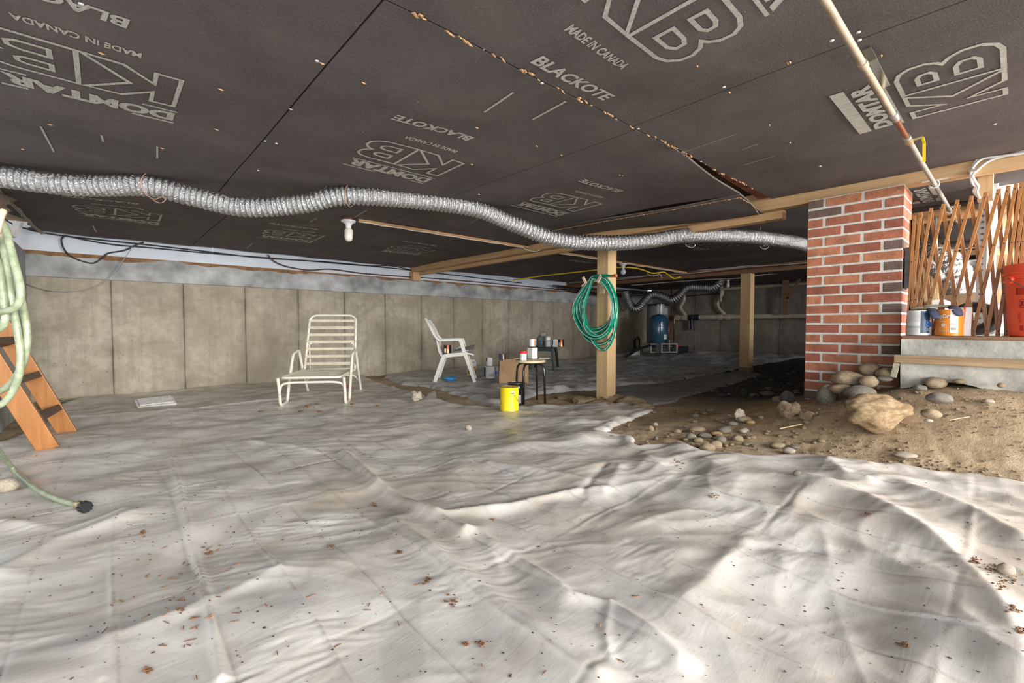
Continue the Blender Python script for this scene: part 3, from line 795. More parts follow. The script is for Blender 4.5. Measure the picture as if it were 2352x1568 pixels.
logo(.44, 5.775, True); logo(1.90, 5.785, True); logo(3.36, 5.79, True)
logo(2.975, .585, True, 'dk', bar=.052, second=.030, dom_w=.575)
logo(1.04, .41, False, bar=.035)
logo(5.9, 4.7, True, 'dk'); logo(6.0, 2.9, True, 'dk')
logo(5.05, .62, True, 'd', bar=.05, second=.045)
def scratch(u0, v0, u1, v1, wd=.006):
    a = pz(u0, v0, ZC); b = pz(u1, v1, ZC); m = MB(); d = (b-a).normalized(); nn = Vector((-d.y, d.x, 0))*wd/2
    pts = [a+nn, a-nn, b-nn, b+nn]
    m.add([(p.x, p.y, ZC+sag(p.x, p.y)-.003) for p in pts], [(0, 1, 2, 3)]); c = (a+b)/2
    build(m, 'print_stroke', 'print_ink', panel_at(c.x, c.y))
for q in ((1179, 209, 1112, 257, .012), (1300, 232, 1222, 277, .012), (93, 288, 124, 347, .009), (233, 309, 237, 324, .01), (361, 335, 361, 360, .009),
          (1567, 351, 1690, 309, .004), (1704, 343, 1742, 330, .004), (1708, 375, 1780, 354, .004), (1487, 409, 1571, 391, .004), (1555, 423, 1630, 407, .005),
          (213, 517, 221, 531, .012), (735, 445, 750, 425, .007), (712, 509, 727, 499, .009), (810, 497, 843, 479, .008), (1082, 510, 1110, 495, .006),
          (567, 569, 580, 558, .01), (1110, 115, 1113, 112, .006)):
    scratch(*q)
# chalk line and torn brown flecks along the seam
m = MB()
for k in range(70):
    x = .72+rng.random()*2.9; y = 1.335+rng.normal()*.006; z = ZC+sag(x, y)-.004; a = rng.random()*PI
    L = .008+.016*rng.random(); ww = .002+.004*rng.random(); d = Vector((math.cos(a*.3), math.sin(a*.3)*.5, 0)).normalized(); nn = Vector((-d.y, d.x, 0))
    c = Vector((x, y, z)); m.add([c-d*L-nn*ww, c+d*L-nn*ww, c+d*L+nn*ww, c-d*L+nn*ww*1.6, c+Vector((0, 0, -.005))], [(0, 1, 4), (1, 2, 4), (2, 3, 4), (3, 0, 4)])
for u, v in ((508, 205), (498, 297), (836, 190), (960, 232), (834, 301), (1084, 377), (233, 122), (1233, 335), (1096, 293), (1602, 151), (1810, 145), (1815, 143), (1768, 287), (1815, 327), (1850, 350), (2025, 128), (1676, 212), (116, 286), (52, 342), (373, 340), (668, 250), (740, 145), (1290, 356), (1424, 401), (1430, 403)):
    c = pz(u, v, ZC-.003); L = .012; m.add([c+Vector((-L, 0, 0)), c+Vector((0, -.004, 0)), c+Vector((L, .002, 0)), c+Vector((0, .006, 0)), c+Vector((0, 0, -.006))], [(0, 1, 4), (1, 2, 4), (2, 3, 4), (3, 0, 4)])
tf = build(m, 'torn_flecks', 'torn_fibre', ceil); tf['kind'] = 'stuff'
m = MB()
for u, v in ((1972, 73), (1974, 91), (1663, 199), (1884, 381), (1245, 190), (1466, 295), (728, 139), (593, 391), (1911, 92), (2285, 284), (1100, 446), (609, 323), (635, 329), (1712, 24), (1640, 90), (186, 8), (1610, 370)):
    c = pz(u, v, ZC-.004); m.lathe([(0, 0), (.007, -.001), (.007, -.003), (0, -.005)], 8, c)
nh = build(m, 'nail_heads', 'white_trim', ceil); nh['kind'] = 'stuff'
m = MB()
def torn_line(P, wd, drop):
    Q = resample([Vector(p) for p in P], .03)
    for k in range(len(Q)-1):
        a, b = Q[k], Q[k+1]; w1 = wd*random.uniform(.2, 1.2); w2 = wd*random.uniform(.2, 1.2); d = Vector((-(b-a).y, (b-a).x, 0)).normalized()
        m.add([a+d*w1, b+d*w2, b-d*w2*.4, a-d*w1*.4, (a+b)/2-Vector((0, 0, drop*random.uniform(.3, 1)))], [(0, 1, 4), (1, 2, 4), (2, 3, 4), (3, 0, 4)])
torn_line([(3.505, 3.35, 1.812), (3.505, 2.6, 1.795), (3.508, 1.9, 1.775), (3.51, 1.40, 1.765)], .010, .008)
torn_line([(3.515, 1.40, 1.765), (3.75, 1.40, 1.755), (3.99, 1.42, 1.70)], .006, .006)
te = build(m, 'torn_edge', 'torn_fibre', ceil); te['kind'] = 'stuff'
# rust-coloured paper and splintered board showing in the open seam
m = MB(); m.prism([(2.55, 1.325, 1.842), (3.3, 1.30, 1.845), (4.0, 1.30, 1.85), (4.0, 1.44, 1.85), (3.3, 1.40, 1.845)], (0, 0, 1), .012); build(m, 'torn_paper', 'rust_paper', ceil)
# ------------------------------------------------------------------ beams, posts
BX = 4.0
bm_ = thing('beam', 'pale doubled timber beam running over the brick column', 'beam', (BX, 0, 1.75))
m = MB(); m.box((4.0, -2.0, 1.75), (4.045, 2.05, 1.895)); build(m, 'plank', 'lumber', bm_, (BX, 0, 1.75), bev=.003)
m = MB(); m.box((4.004, 2.056, 1.752), (4.048, 7.12, 1.893)); build(m, 'plank', 'lumber', bm_, (BX, 0, 1.75), bev=.003)
m = MB(); m.box((4.05, -2.0, 1.752), (4.095, 7.12, 1.895)); build(m, 'plank', 'lumber', bm_, (BX, 0, 1.75), bev=.003)
m = MB(); m.box((4.10, 1.30, 1.69), (4.19, 2.62, 1.76)); build(m, 'ledger', 'lumber', bm_, (BX, 0, 1.75), bev=.003)
m = MB(); m.box((4.10, 3.05, 1.70), (4.16, 7.05, 1.75)); build(m, 'ledger', 'lumber', bm_, (BX, 0, 1.75), bev=.003)
m = MB(); m.box((3.985, 6.98, 1.60), (4.13, 7.13, 1.75)); build(m, 'bearing_block', 'lumber', bm_, (BX, 0, 1.75), bev=.003)
b2 = thing('beam', 'darker second beam hung with cables near the far wall', 'beam', (8.1, 0, 1.74))
m = MB(); m.box((8.1, -2.5, 1.74), (8.2, 7.1, 1.90)); build(m, 'plank', 'lumber_dark', b2, (8.1, 0, 1.74))
m = MB(); m.box((8.06, -2.5, 1.70), (8.1, 7.1, 1.76)); build(m, 'ledger', 'lumber_dark', b2, (8.1, 0, 1.74))
for k, (zz, mt) in enumerate(((1.80, 'cable_white'), (1.775, 'cable_brown'), (1.83, 'cable_white'))):
    m = MB(); m.tube([(8.085-.01*k, -1+.5*j, zz+.012*math.sin(j*1.7+k)) for j in range(17)], .007, 6); build(m, 'cable', mt, b2, (8.1, 0, 1.74), smooth=True)

def post(name, label, c, wd, z0, z1, wet):
    t = thing(name, label, 'post', (c[0], c[1], z0))
    m = MB(); h = wd/2; m.box((-h, -h, -.15), (h, h, z1-z0)); build(m, 'timber', 'lumber_z', t, bev=.006)
    m = MB(); m.box((-h-.002, -h-.002, -.15), (h+.002, h+.002, wet)); build(m, 'damp_foot', 'clod', t, bev=.004)
    return t
post('support_post', 'square timber post carrying the coiled green hose', (4.06, 2.99), .150, 0.0, 1.75, .02)
post('support_post', 'square timber post with damp foot under the second beam', (8.13, 3.09), .165, .02, 1.70, .10)
# mound of earth at the first post
def rock_mesh(seed, sub=2, rough=.25, flatz=1.0):
    bm = bmesh.new(); bmesh.ops.create_icosphere(bm, subdivisions=sub, radius=1)
    o = Vector((seed*3.7, seed*1.3, seed*5.1))
    for v in bm.verts:
        d = v.co.normalized(); v.co = d*(1+rough*mnoise.noise(d*1.2+o)+rough*.5*mnoise.noise(d*2.7+o)+(rough*.22*mnoise.noise(d*7+o)+rough*.12*mnoise.noise(d*15+o) if rough > .3 else 0)); v.co.z *= flatz
    me = bpy.data.meshes.new('stone'); bm.to_mesh(me); bm.free()
    me.polygons.foreach_set('use_smooth', [True]*len(me.polygons)); return me
ROUND = [rock_mesh(k, 3, .16) for k in range(6)]
ROUGH = [rock_mesh(20+k, 4, .40) for k in range(6)]
SMALL = [rock_mesh(40+k, 1, .4) for k in range(6)]
MM = {}
def rock(name, u, v, wpx, hpx, mat, label, group=None, src=ROUND, tilt=0, sink=.15, up=0, deep=1.0, cat='stone', X=None):
    p = gp(u, v+hpx*.42) if X is None else px(u, v+hpx*.5, X); d = depth(p); wd = wpx*d/F; ht = hpx*d/F
    base = random.choice(src); key = (base.name, mat)
    if key not in MM:
        me = base.copy(); me.materials.clear(); me.materials.append(MATS[mat]); MM[key] = me
    o = bpy.data.objects.new(name, MM[key]); COL.objects.link(o)
    hh = ht*.55
    o.scale = (wd/2, wd/2*.75*deep, hh); o.rotation_euler = (tilt*.5, tilt, math.atan2(RV.y, RV.x)+random.uniform(-.3, .3))
    ctr = p+HV*(wd*.30*deep); o.location = (ctr.x, ctr.y, max(gz(ctr.x, ctr.y), p.z)+hh*(1-2*sink)+up) if X is None else (ctr.x, ctr.y, p.z+hh)
    tag(o, label, cat, group); return o
for u, v, wp, hp in ((1345, 921, 60, 18), (1412, 918, 70, 22), (1455, 922, 70, 22), (1385, 928, 70, 16), (1484, 932, 46, 14), (1310, 915, 60, 12)):
    rock('earth_clod', u, v, wp, hp, 'clod', 'lump of earth heaped around the foot of the nearer post', 'earth lumps at the post foot', ROUGH, sink=.3, cat='clod')

# ------------------------------------------------------------------ brick column
CX, CY0, ZT = 3.93, .522, 1.75
UB = .2224; CH = .0705; JT = .013
bc = thing('brick_column', 'red brick chimney base with pale mortar under the timber beam', 'column', (CX, CY0, .1))
W_, D_ = 2.5*UB, 1.5*UB
m = MB(); m.box((.006, .006, -.1), (D_-.006, W_-.006, ZT-.1)); build(m, 'mortar_core', 'mortar', bc)
BW = UB/2
def brick_me(nm_, sx, sy):
    m = MB(); m.box((0, 0, 0), (sx, sy, CH-JT)); bm = bmesh.new(); me = m.mesh(nm_); bm.from_mesh(me)
    bmesh.ops.bevel(bm, geom=bm.edges[:], offset=.003, segments=1, affect='EDGES'); bm.to_mesh(me); bm.free(); return me
SH = {}
for mt in ('brick_red', 'brick_burnt'):
    SH[mt, 'y'] = brick_me('brick', BW-JT, UB-JT); SH[mt, 'x'] = brick_me('brick', UB-JT, BW-JT)
    for k in 'xy': SH[mt, k].materials.append(MATS[mt])
NC = 23
for c in range(NC):
    z = ZT-.1-(c+1)*CH+JT*.5
    A = (c % 2 == 0)
    bricks = [('y', 0, 0), ('y', 0, UB), ('x', 0, 2*UB), ('x', BW, 0), ('y', D_-BW, BW), ('y', D_-BW, BW+UB)]
    dark_left = c in (0, 11, 20); dark_right = c in (7, 9, 5, 15)
    for j, (k, x, y) in enumerate(bricks):
        sy = BW if k == 'x' else UB
        yy = y if A else W_-y-sy
        mt = 'brick_red'
        if A and j == 2 and dark_left: mt = 'brick_burnt'
        if (not A) and j == 2 and dark_right: mt = 'brick_burnt'
        if random.random() < .035: mt = 'brick_burnt'
        jit = random.uniform(-.0015, .0015)
        o = link('brick', SH[mt, k], None, bc, (x+JT/2-(.0035 if x == 0 else 0)+jit, yy+JT/2+(-.0035 if yy < .01 else (.0035 if yy+sy > W_-.01 else 0)), z+random.uniform(-.001, .001)))
# cast-iron clean-out door on the narrow side
z0_, z1_ = px(2080, 660, 3.95).z-.1, px(2080, 568, 3.95).z-.1
do = MB(); do.box((.030, -.034, z0_), (.205, -.002, z1_)); dd = build(do, 'cleanout_door', 'cast_iron', bc, bev=.006)
m = MB(); m.box((.045, -.046, z0_+.03), (.19, -.033, z1_-.03)); build(m, 'door_leaf', 'cast_iron', dd, bev=.006)
m = MB(); m.box((.04, -.064, (z0_+z1_)/2-.008), (.075, -.044, (z0_+z1_)/2+.008)); m.box((.05, -.070, (z0_+z1_)/2-.035), (.062, -.054, (z0_+z1_)/2+.008)); build(m, 'latch', 'tin_dark', dd)

# ------------------------------------------------------------------ corrugated foil duct with its hangers
def flexduct(name, label, pts, R, pitch, mat, amp=.20, hang=()):
    path = resample(smoothpath(pts, 14), pitch/8)
    rs = [R*(1.03-amp*abs(math.cos(PI*k/8))**3+.010*math.sin(k*1.7)) for k in range(len(path))]
    o0 = path[0]; t = thing(name, label, 'duct', o0)
    m = MB(); m.tube(path, rs, 30, cap=True); build(m, 'hose_wall', mat, t, o0, smooth=True)
    return t, o0
D1 = [(-60, 400, 2.72), (0, 405, 2.82), (170, 425, 2.94), (340, 427, 3.03), (440, 450, 3.12), (560, 475, 3.2), (690, 468, 3.26), (800, 449, 3.3), (960, 460, 3.55), (1095, 480, 3.75), (1180, 514, 3.9),
      (1280, 550, 4.02), (1390, 558, 4.12), (1490, 553, 4.2), (1575, 541, 4.28), (1700, 542, 4.5), (1790, 551, 4.68), (1848, 562, 4.8), (1930, 590, 5.0)]
duct, do0 = flexduct('flexible_duct', 'long silver foil duct looping below the ceiling to the brick column', [pd(*p) for p in D1], .068, .034, 'foil')
def hanger(parent, o0, u, vt, vb, dep, mat, tail):
    c = pd(u, (vt+vb)/2, dep); r = (vb-vt)/2*dep/F+.003
    nv = (ray(u+8, vt)-ray(u-8, vt)).normalized()
    a = Vector((0, 0, 1)); b = a.cross(RV).normalized()
    pts = [c+(a*math.cos(t)+HV*math.sin(t)*1.0+RV*.10*math.sin(t+.5))*r for t in np.linspace(0, 2*PI, 26)]
    m = MB(); m.tube(pts, .0022, 5); m.tube([c+a*r, c+a*(r+.02)+RV*.012, Vector((c.x, c.y, ZC))], .0022, 5)
    if tail: m.tube(smoothpath([c-a*r, c-a*(r+.02)+RV*.02, c-a*(r+.03)+RV*.06, c-a*(r+.005)+RV*.09, c-a*(r-.01)+RV*.06, c-a*(r+.01)+RV*.02], 5), .0022, 5)
    build(m, 'wire_hanger', mat, parent, o0)
hanger(duct, do0, 349, 400, 454, 3.03, 'wire_copper', True); hanger(duct, do0, 803, 427, 473, 3.3, 'wire_copper', False)
hanger(duct, do0, 1100, 450, 490, 3.76, 'wire_steel', False); hanger(duct, do0, 1575, 522, 560, 4.28, 'wire_steel', True); hanger(duct, do0, 1745, 528, 564, 4.6, 'wire_steel', True)
D2 = [(1436, 672, 10.9), (1442, 690, 10.8), (1452, 706, 10.7), (1466, 707, 10.6), (1480, 692, 10.5), (1497, 677, 10.4), (1520, 681, 10.35), (1540, 688, 10.3), (1557, 681, 10.2), (1578, 662, 10.1), (1605, 660, 10.0), (1632, 661, 9.9), (1650, 652, 9.8), (1656, 640, 9.75)]
flexduct('flexible_duct', 'small dull foil duct snaking in front of the far wall', [pd(*p) for p in D2], .098, .045, 'foil_dark')

# ------------------------------------------------------------------ pipe run along the ceiling at right
PY = .385; PZ = 1.725
pp = thing('gas_pipe', 'tan metal pipe with yellow-handled valve running under the ceiling', 'pipe', (1.2, PY, PZ))
o0 = (1.2, PY, PZ)
m = MB(); m.tube([(-.6, PY, PZ), (2.55, PY, PZ)], .0118, 14); build(m, 'pipe_length', 'pipe_tan', pp, o0, smooth=True, angle=.8)
m = MB(); m.tube([(2.55, PY, PZ), (2.9, PY, PZ)], .0108, 14); build(m, 'pipe_length', 'copper_pipe', pp, o0, smooth=True, angle=.8)
m = MB(); m.tube([(2.9, PY, PZ), (5.6, PY, PZ)], .0125, 14); build(m, 'pipe_length', 'pipe_grey', pp, o0, smooth=True, angle=.8)
for x, r in ((1.98, .015), (2.55, .0155), (2.59, .0145), (2.90, .016)):
    m = MB(); m.tube([(x-.018, PY, PZ), (x+.018, PY, PZ)], r, 14); build(m, 'coupling', 'pipe_tan' if x < 2.2 else 'galvanised', pp, o0, smooth=True, angle=.8)
vq = MB(); vq.tube([(2.93, PY, PZ), (2.99, PY, PZ)], .017, 12); vq.tube([(2.96, PY, PZ), (2.96, PY-.05, PZ+.005)], .008, 10); vb = build(vq, 'valve_body', 'brass', pp, o0, smooth=True, angle=.8)
m = MB(); m.bar((2.96, PY-.05, PZ+.005), (2.99, PY-.054, PZ-.02), .010, .004); m.bar((2.99, PY-.054, PZ-.02), (3.02, PY-.052, PZ-.10), .012, .006); build(m, 'valve_handle', 'handle_yellow', vb, o0)
for x in (3.98, 4.95):
    m = MB(); m.tube([(x, PY+.023*math.cos(t), PZ+.023*math.sin(t)) for t in np.linspace(0, 2*PI, 18)], .0045, 6); m.box((x-.01, PY-.06, PZ+.022), (x+.01, PY+.06, PZ+.027)); build(m, 'pipe_clip', 'cable_white', pp, o0)
m = MB(); A_ = pz(1990, 112, ZC-.004); B_ = pz(2004, 138, ZC-.02); m.bar(A_, B_, .028, .003); m.bar(B_, Vector((B_.x+.10, PY-.02, PZ+.012)), .026, .003); build(m, 'strap', 'tin', pp, o0)

# ------------------------------------------------------------------ lamps on their batten
fb = thing('batten', 'orange furring strip with white cable from the lamp to the beam', 'batten', (1.75, 4.14, 1.80))
o0 = (1.75, 4.14, 1.80)
m = MB(); m.box((1.79, 4.125, 1.79), (3.99, 4.165, 1.815)); build(m, 'strip', 'lumber_x', fb, o0)
m = MB(); m.tube([(1.79+.11*k, 4.118, 1.785+.004*math.sin(k*2.1)) for k in range(20)]+[(3.92, 4.1, 1.76), (3.985, 4.08, 1.75), (3.99, 4.0, 1.735), (3.99, 3.93, 1.745)], .005, 6); build(m, 'cable', 'cable_white', fb, o0, smooth=True)
f2 = thing('batten', 'thin reddish strip with cable beyond the first beam', 'batten', (4.2, 4.14, 1.80)); o0 = (4.2, 4.14, 1.80)
m = MB(); m.box((4.2, 4.125, 1.79), (8.05, 4.165, 1.815)); build(m, 'strip', 'lumber_x', f2, o0)
m = MB(); m.tube([(4.2+.2*k, 4.115, 1.785+.006*math.sin(k*2.1)) for k in range(19)], .005, 6); build(m, 'cable', 'cable_white', f2, o0, smooth=True)
def lamp(label, loc, jar):
    t = thing('lamp_holder', label, 'lamp', loc)
    m = MB(); m.lathe([(.058, -.002), (.062, -.01), (.06, -.034), (.05, -.036)], 20); build(m, 'mounting_box', 'brown_box', t, smooth=True, angle=.6)
    m = MB(); m.lathe([(.066, -.036), (.064, -.048), (.038, -.062), (.026, -.08), (.024, -.105), (.020, -.108)], 24); build(m, 'porcelain_base', 'porcelain', t, smooth=True, angle=.9)
    m = MB()
    if jar: m.lathe([(.020, -.105), (.031, -.112), (.037, -.125), (.037, -.19), (.031, -.212), (.015, -.224), (0, -.227)], 20)
    else: m.lathe([(.016, -.105), (.02, -.12), (.036, -.14), (.043, -.165), (.036, -.19), (.018, -.205), (0, -.208)], 20)
    build(m, 'bulb', 'bulb_glass' if jar else 'bulb_clear', t, smooth=True)
    return t
lamp('unlit bare bulb in a white ceiling holder behind the long duct', (1.70, 4.145, 1.822), True)
lamp('round bare bulb beside the hose post, under the far ceiling', (6.05, 4.145, 1.822), False)
lamp('bulb holder beside the small duct near the far wall', tuple(pd(1672, 640, 9.9)+Vector((0, 0, .03))), True)

# ------------------------------------------------------------------ concrete footing, board, sill
sl = thing('concrete_ledge', 'rough concrete ledge of the store floor beside the brick column', 'ledge', (3.72, .492, .5)); o0 = (3.72, .492, .5)
m = MB(); vs_ = []; ny = 70; rows = 9
for i in range(ny+1):
    y = .492-3.2*i/ny
    zb = .46-.05*pn(y*3.1, .3, 70)-.07*max(0., float(pn(y*1.7+4, 1.3, 71)))-(.14 if -.30 < y < -.10 else 0)*math.sin((y+.30)/.2*PI)
    for j in range(rows+1):
        t = j/rows; z = .738*(1-t)+zb*t; dx = -.0 if t < .45 else .012*float(pn(y*9, z*9, 72))+.05*max(0, t-.75)*3*float(.6+pn(y*5, z*5, 73))
        vs_.append((3.72+dx+.004*float(pn(y*20, z*20, 74)), y, z))
    vs_.append((5.2, y, .738)); vs_.append((5.2, y, .3))
w_ = rows+3; fs = []
for i in range(ny):
    for j in range(rows): fs.append((i*w_+j, (i+1)*w_+j, (i+1)*w_+j+1, i*w_+j+1))
    fs.append((i*w_, i*w_+rows+1, (i+1)*w_+rows+1, (i+1)*w_)); fs.append((i*w_+rows, (i+1)*w_+rows, (i+1)*w_+rows+2, i*w_+rows+2)); fs.append((i*w_+rows+1, i*w_+rows+2, (i+1)*w_+rows+2, (i+1)*w_+rows+1))
fs.append(tuple(range(0, w_-2))+(w_-1, w_-2))
m.add(vs_, fs); build(m, 'slab', 'concrete_slab', sl, o0, smooth=True, angle=.7)
m = MB(); m.box((3.74, -2.6, .738), (4.04, .49, .758)); build(m, 'sill_board', 'lumber_dark', sl, o0)
m = MB(); m.bar(px(2054, 823, 3.70)+Vector((0, 0, 0)), Vector((3.70, -2.6, .60)), .03, .050); build(m, 'nailed_board', 'board_aged', sl, o0, bev=.002)
m = MB(); m.bar(px(2060, 834, 3.69), px(2052, 866, 3.68), .028, .02, (1, 0, 0)); tag(build(m, 'wood_scrap', 'twine', None, px(2052, 866, 3.68)), 'splintered grey wood scrap hanging at the ledge corner', 'wood scrap')
m = MB(); m.box((4.28, -4.0, .3), (9.0, .95, .737)); sf = build(m, 'floor', 'concrete_slab'); struct(sf); sf['label'] = 'concrete store floor behind the gate'

# ------------------------------------------------------------------ folding gate
GX = 3.95
gate = thing('accordion_gate', 'expanding gate of crossed orange wooden slats on the ledge', 'gate', (GX, .4, .76)); o0 = (GX, .4, .76)
tops = [(2092, 508), (2095, 508), (2100, 500), (2114.6, 492), (2138, 483), (2166, 473), (2198, 464), (2230.5, 455), (2264, 447), (2293.6, 439), (2315.6, 432), (2333, 427), (2346, 424)]
T = [px(u, v, GX) for u, v in tops]
dy = T[-1].y-T[-2].y
for k in range(14): T.append(T[-1]+Vector((0, dy*.75, 0)))
Ys = [t.y for t in T]
def ystat(s):
    s = max(0, min(len(Ys)-1.001, s)); k = int(s); return Ys[k]+(Ys[k+1]-Ys[k])*(s-k)
riv = MB(); riv.lathe([(.0036, -.002), (.0036, .001), (.002, .002), (0, .0021)], 8, (0, 0, 0), (-1, 0, 0)); rivm = riv.mesh('rivet'); rivm.materials.append(MATS['ink_dark'])
def slat(s_bot, s_top, back):
    zt = ystat_z(s_top); x = GX+(.014 if back else 0)
    a = Vector((x, ystat(s_bot), .772)); b = Vector((x, ystat(s_top), zt)); d = (b-a).normalized()
    o = build(MB().bar(a-d*.012, b+d*.014, .0175, .009, (1, 0, 0)), 'slat', 'varnish_slat', gate, o0, bev=.0015)
    if not back:
        for t in (.02, .28, .62, .98):
            p = a.lerp(b, t)-Vector(o0); link('rivet', rivm, None, o, (p.x-.0046, p.y, p.z))
def ystat_z(s):
    s = max(0, min(len(T)-1.001, s)); k = int(s); return T[k].z+(T[k+1].z-T[k].z)*(s-k)
for k in range(len(T)):
    if k-2.55 >= -1.4: slat(k-2.55, k, False)
    if k+1.5 < len(T): slat(k+1.5, k, True)
# ------------------------------------------------------------------ chaise longue
from mathutils.bvhtree import BVHTree
_dg = bpy.context.evaluated_depsgraph_get()
BVS = [BVHTree.FromObject(bpy.data.objects[n_], _dg) for n_ in ('plastic_sheet', 'plastic_sheet.001')]
BV = BVS[0]
def on_sheet(u, v):
    h = BV.ray_cast(CAM, ray(u, v).normalized())
    return (h[0], h[1]) if h[0] is not None else (gp(u, v), Vector((0, 0, 1)))
def drop(x, y):
    """height of whatever lies on the ground there"""
    z = gz(x, y)
    for b in BVS:
        h = b.ray_cast(Vector((x, y, .9)), Vector((0, 0, -1)))
        if h[0] is not None: z = max(z, h[0].z)
    return z
def stand(u, v, z=None):
    """ground point under a pixel, lifted to the sheet"""
    p = gp(u, v); q = drop(p.x, p.y); p = pz(u, v, q); q = drop(p.x, p.y); return Vector((p.x, p.y, q+.001 if z is None else z))
ch = thing('chaise_longue', 'white tubular sun lounger with vinyl straps facing the viewer', 'sun lounger', (1.27, 4.86, .012), math.atan2(-.53, .85))
def lside(x):
    m = MB(); m.tube(roundpath([(x, -.015, .295), (x, .03, .16), (x, .055, .014), (x, .27, .014), (x, .36, .24), (x, .50, .50), (x, .72, .535), (x, .86, .30), (x, 1.09, .0)], .05), .0155, 12)
    build(m, 'leg_frame', 'powder_white', ch, smooth=True, angle=.9)
lside(0); lside(.62)
m = MB(); m.tube(roundpath([(.03, .88, .295), (.03, -.01, .295), (.59, -.01, .295), (.59, .88, .295), (.03, .88, .295)], .05), .0135, 10); build(m, 'seat_frame', 'powder_white', ch, smooth=True)
m = MB(); m.tube(roundpath([(0, .03, .12), (.012, .03, .225), (.10, .02, .245), (.52, .02, .245), (.608, .03, .225), (.62, .03, .12)], .07), .0125, 10); build(m, 'brace', 'powder_white', ch, smooth=True)
m = MB(); m.tube(roundpath([(0, 1.0, .12), (.05, .97, .21), (.57, .97, .21), (.62, 1.0, .12)], .07), .0115, 10); build(m, 'brace', 'powder_white', ch, smooth=True)
b0 = Vector((0, .83, .30)); b1 = Vector((0, 1.06, .935))
m = MB(); m.tube(roundpath([(.03, b0.y, b0.z), (.045, b1.y, b1.z), (.575, b1.y, b1.z), (.59, b0.y, b0.z)], .095, 8), .0140, 12); build(m, 'back_frame', 'powder_white', ch, smooth=True)
def strap(a, b, wdir, wd=.034):
    a = Vector(a); b = Vector(b); wv = Vector(wdir).normalized(); nrm = (b-a).normalized().cross(wv)
    m = MB(); m.bar(a, b, wd, .004, nrm)
    for e in (a, b): m.tube([e-wv*wd/2, e+wv*wd/2], .0158, 12)
    build(m, 'strap', 'vinyl_strap', ch)
dr = (b1-b0).normalized()
for k in range(7):
    t = .10+.133*k; p = b0.lerp(b1, t); sx = .03+.015*t; strap((sx, p.y, p.z), (.62-sx, p.y, p.z), dr)
for k in range(13):
    y = .055+.063*k; strap((.03, y, .295), (.59, y, .295), (0, 1, 0), .040)
m = MB(); m.tube([(.06, .93, .60), (.05, 1.0, .30), (.10, 1.02, .22)], .009, 8); m.tube([(.56, .93, .60), (.57, 1.0, .30), (.52, 1.02, .22)], .009, 8); build(m, 'back_prop', 'powder_white', ch, smooth=True)
for x in (.075, .545):
    m = MB(); m.lathe([(0, -.014), (.012, -.01), (.012, .01), (0, .014)], 10, (x, .935, .60)); build(m, 'knob', 'powder_white', ch, smooth=True)

# ------------------------------------------------------------------ white resin armchair in profile
pc = thing('garden_chair', 'white moulded plastic garden armchair in profile by the long wall', 'chair', (3.48, 5.53, .02), math.radians(-39))
# local x forward (picture right), y to the far side
def rib(pts, wd, thk, name, mat='plastic_chair', parent=None, side=(0, 1, 0)):
    P = [Vector(p) for p in pts]; m = MB(); n = len(P)
    W_ = wd if isinstance(wd, (list, tuple)) else [wd]*n
    vs_ = []
    for k in range(n):
        d = (P[min(k+1, n-1)]-P[max(k-1, 0)]).normalized(); s_ = Vector(side); nn = d.cross(s_).normalized()
        vs_ += [P[k]+nn*W_[k]/2-s_*thk/2, P[k]-nn*W_[k]/2-s_*thk/2, P[k]-nn*W_[k]/2+s_*thk/2, P[k]+nn*W_[k]/2+s_*thk/2]
    fs = [(4*k+j, 4*k+(j+1) % 4, 4*k+4+(j+1) % 4, 4*k+4+j) for k in range(n-1) for j in range(4)]+[(0, 1, 2, 3), (4*n-1, 4*n-2, 4*n-3, 4*n-4)]
    m.add(vs_, fs); return build(m, name, mat, parent or pc, bev=.004)
for y in (0, .44):
    rib(smoothpath([(.01, y, 0), (.065, y, .17), (.13, y, .345), (.18, y, .375), (.30, y, .39), (.47, y, .405)], 5), .052, .035, 'leg')
    rib([(.575, y-.01, 0), (.50, y-.005, .22), (.43, y, .42), (.375, y, .60)], [.045, .05, .052, .055], .035, 'leg')
    rib(smoothpath([(.40, y, .60), (.30, y, .603), (.10, y, .597), (.05, y, .615), (.0, y, .68), (-.06, y, .80), (-.11, y+(.03 if y < .2 else -.03), .885)], 5), .026, .05, 'arm')
    rib(smoothpath([(.13, y+(.03 if y < .2 else -.03), .37), (.075, y+(.03 if y < .2 else -.03), .42), (.045, y+(.03 if y < .2 else -.03), .56), (0.0, y+(.03 if y < .2 else -.03), .70), (-.07, y+(.03 if y < .2 else -.03), .83), (-.115, y+(.03 if y < .2 else -.03), .895)], 4), .022, .03, 'backrest_upright')
for k in range(5):
    y = .09+.065*k; rib([(.10, y, .39), (.05, y, .50), (.0, y, .70), (-.075, y, .84), (-.118, y, .895)], .012, .035, 'backrest_slat')
m = MB(); m.tube([(-.118, .02, .893), (-.13, .22, .905), (-.118, .42, .893)], .014, 8); build(m, 'rail', 'plastic_chair', pc, smooth=True)
m = MB(); vs_ = []
prof = [(.09, .392), (.13, .385), (.25, .398), (.38, .412), (.47, .418), (.53, .41), (.56, .395)]
for x, z in prof: vs_ += [(x, .0, z), (x, .44, z), (x, .44, z-.022), (x, .0, z-.022)]
m.add(vs_, [(4*k+j, 4*k+(j+1) % 4, 4*k+4+(j+1) % 4, 4*k+4+j) for k in range(len(prof)-1) for j in range(4)]+[(0, 1, 2, 3), (27, 26, 25, 24)]); build(m, 'seat', 'plastic_chair', pc)

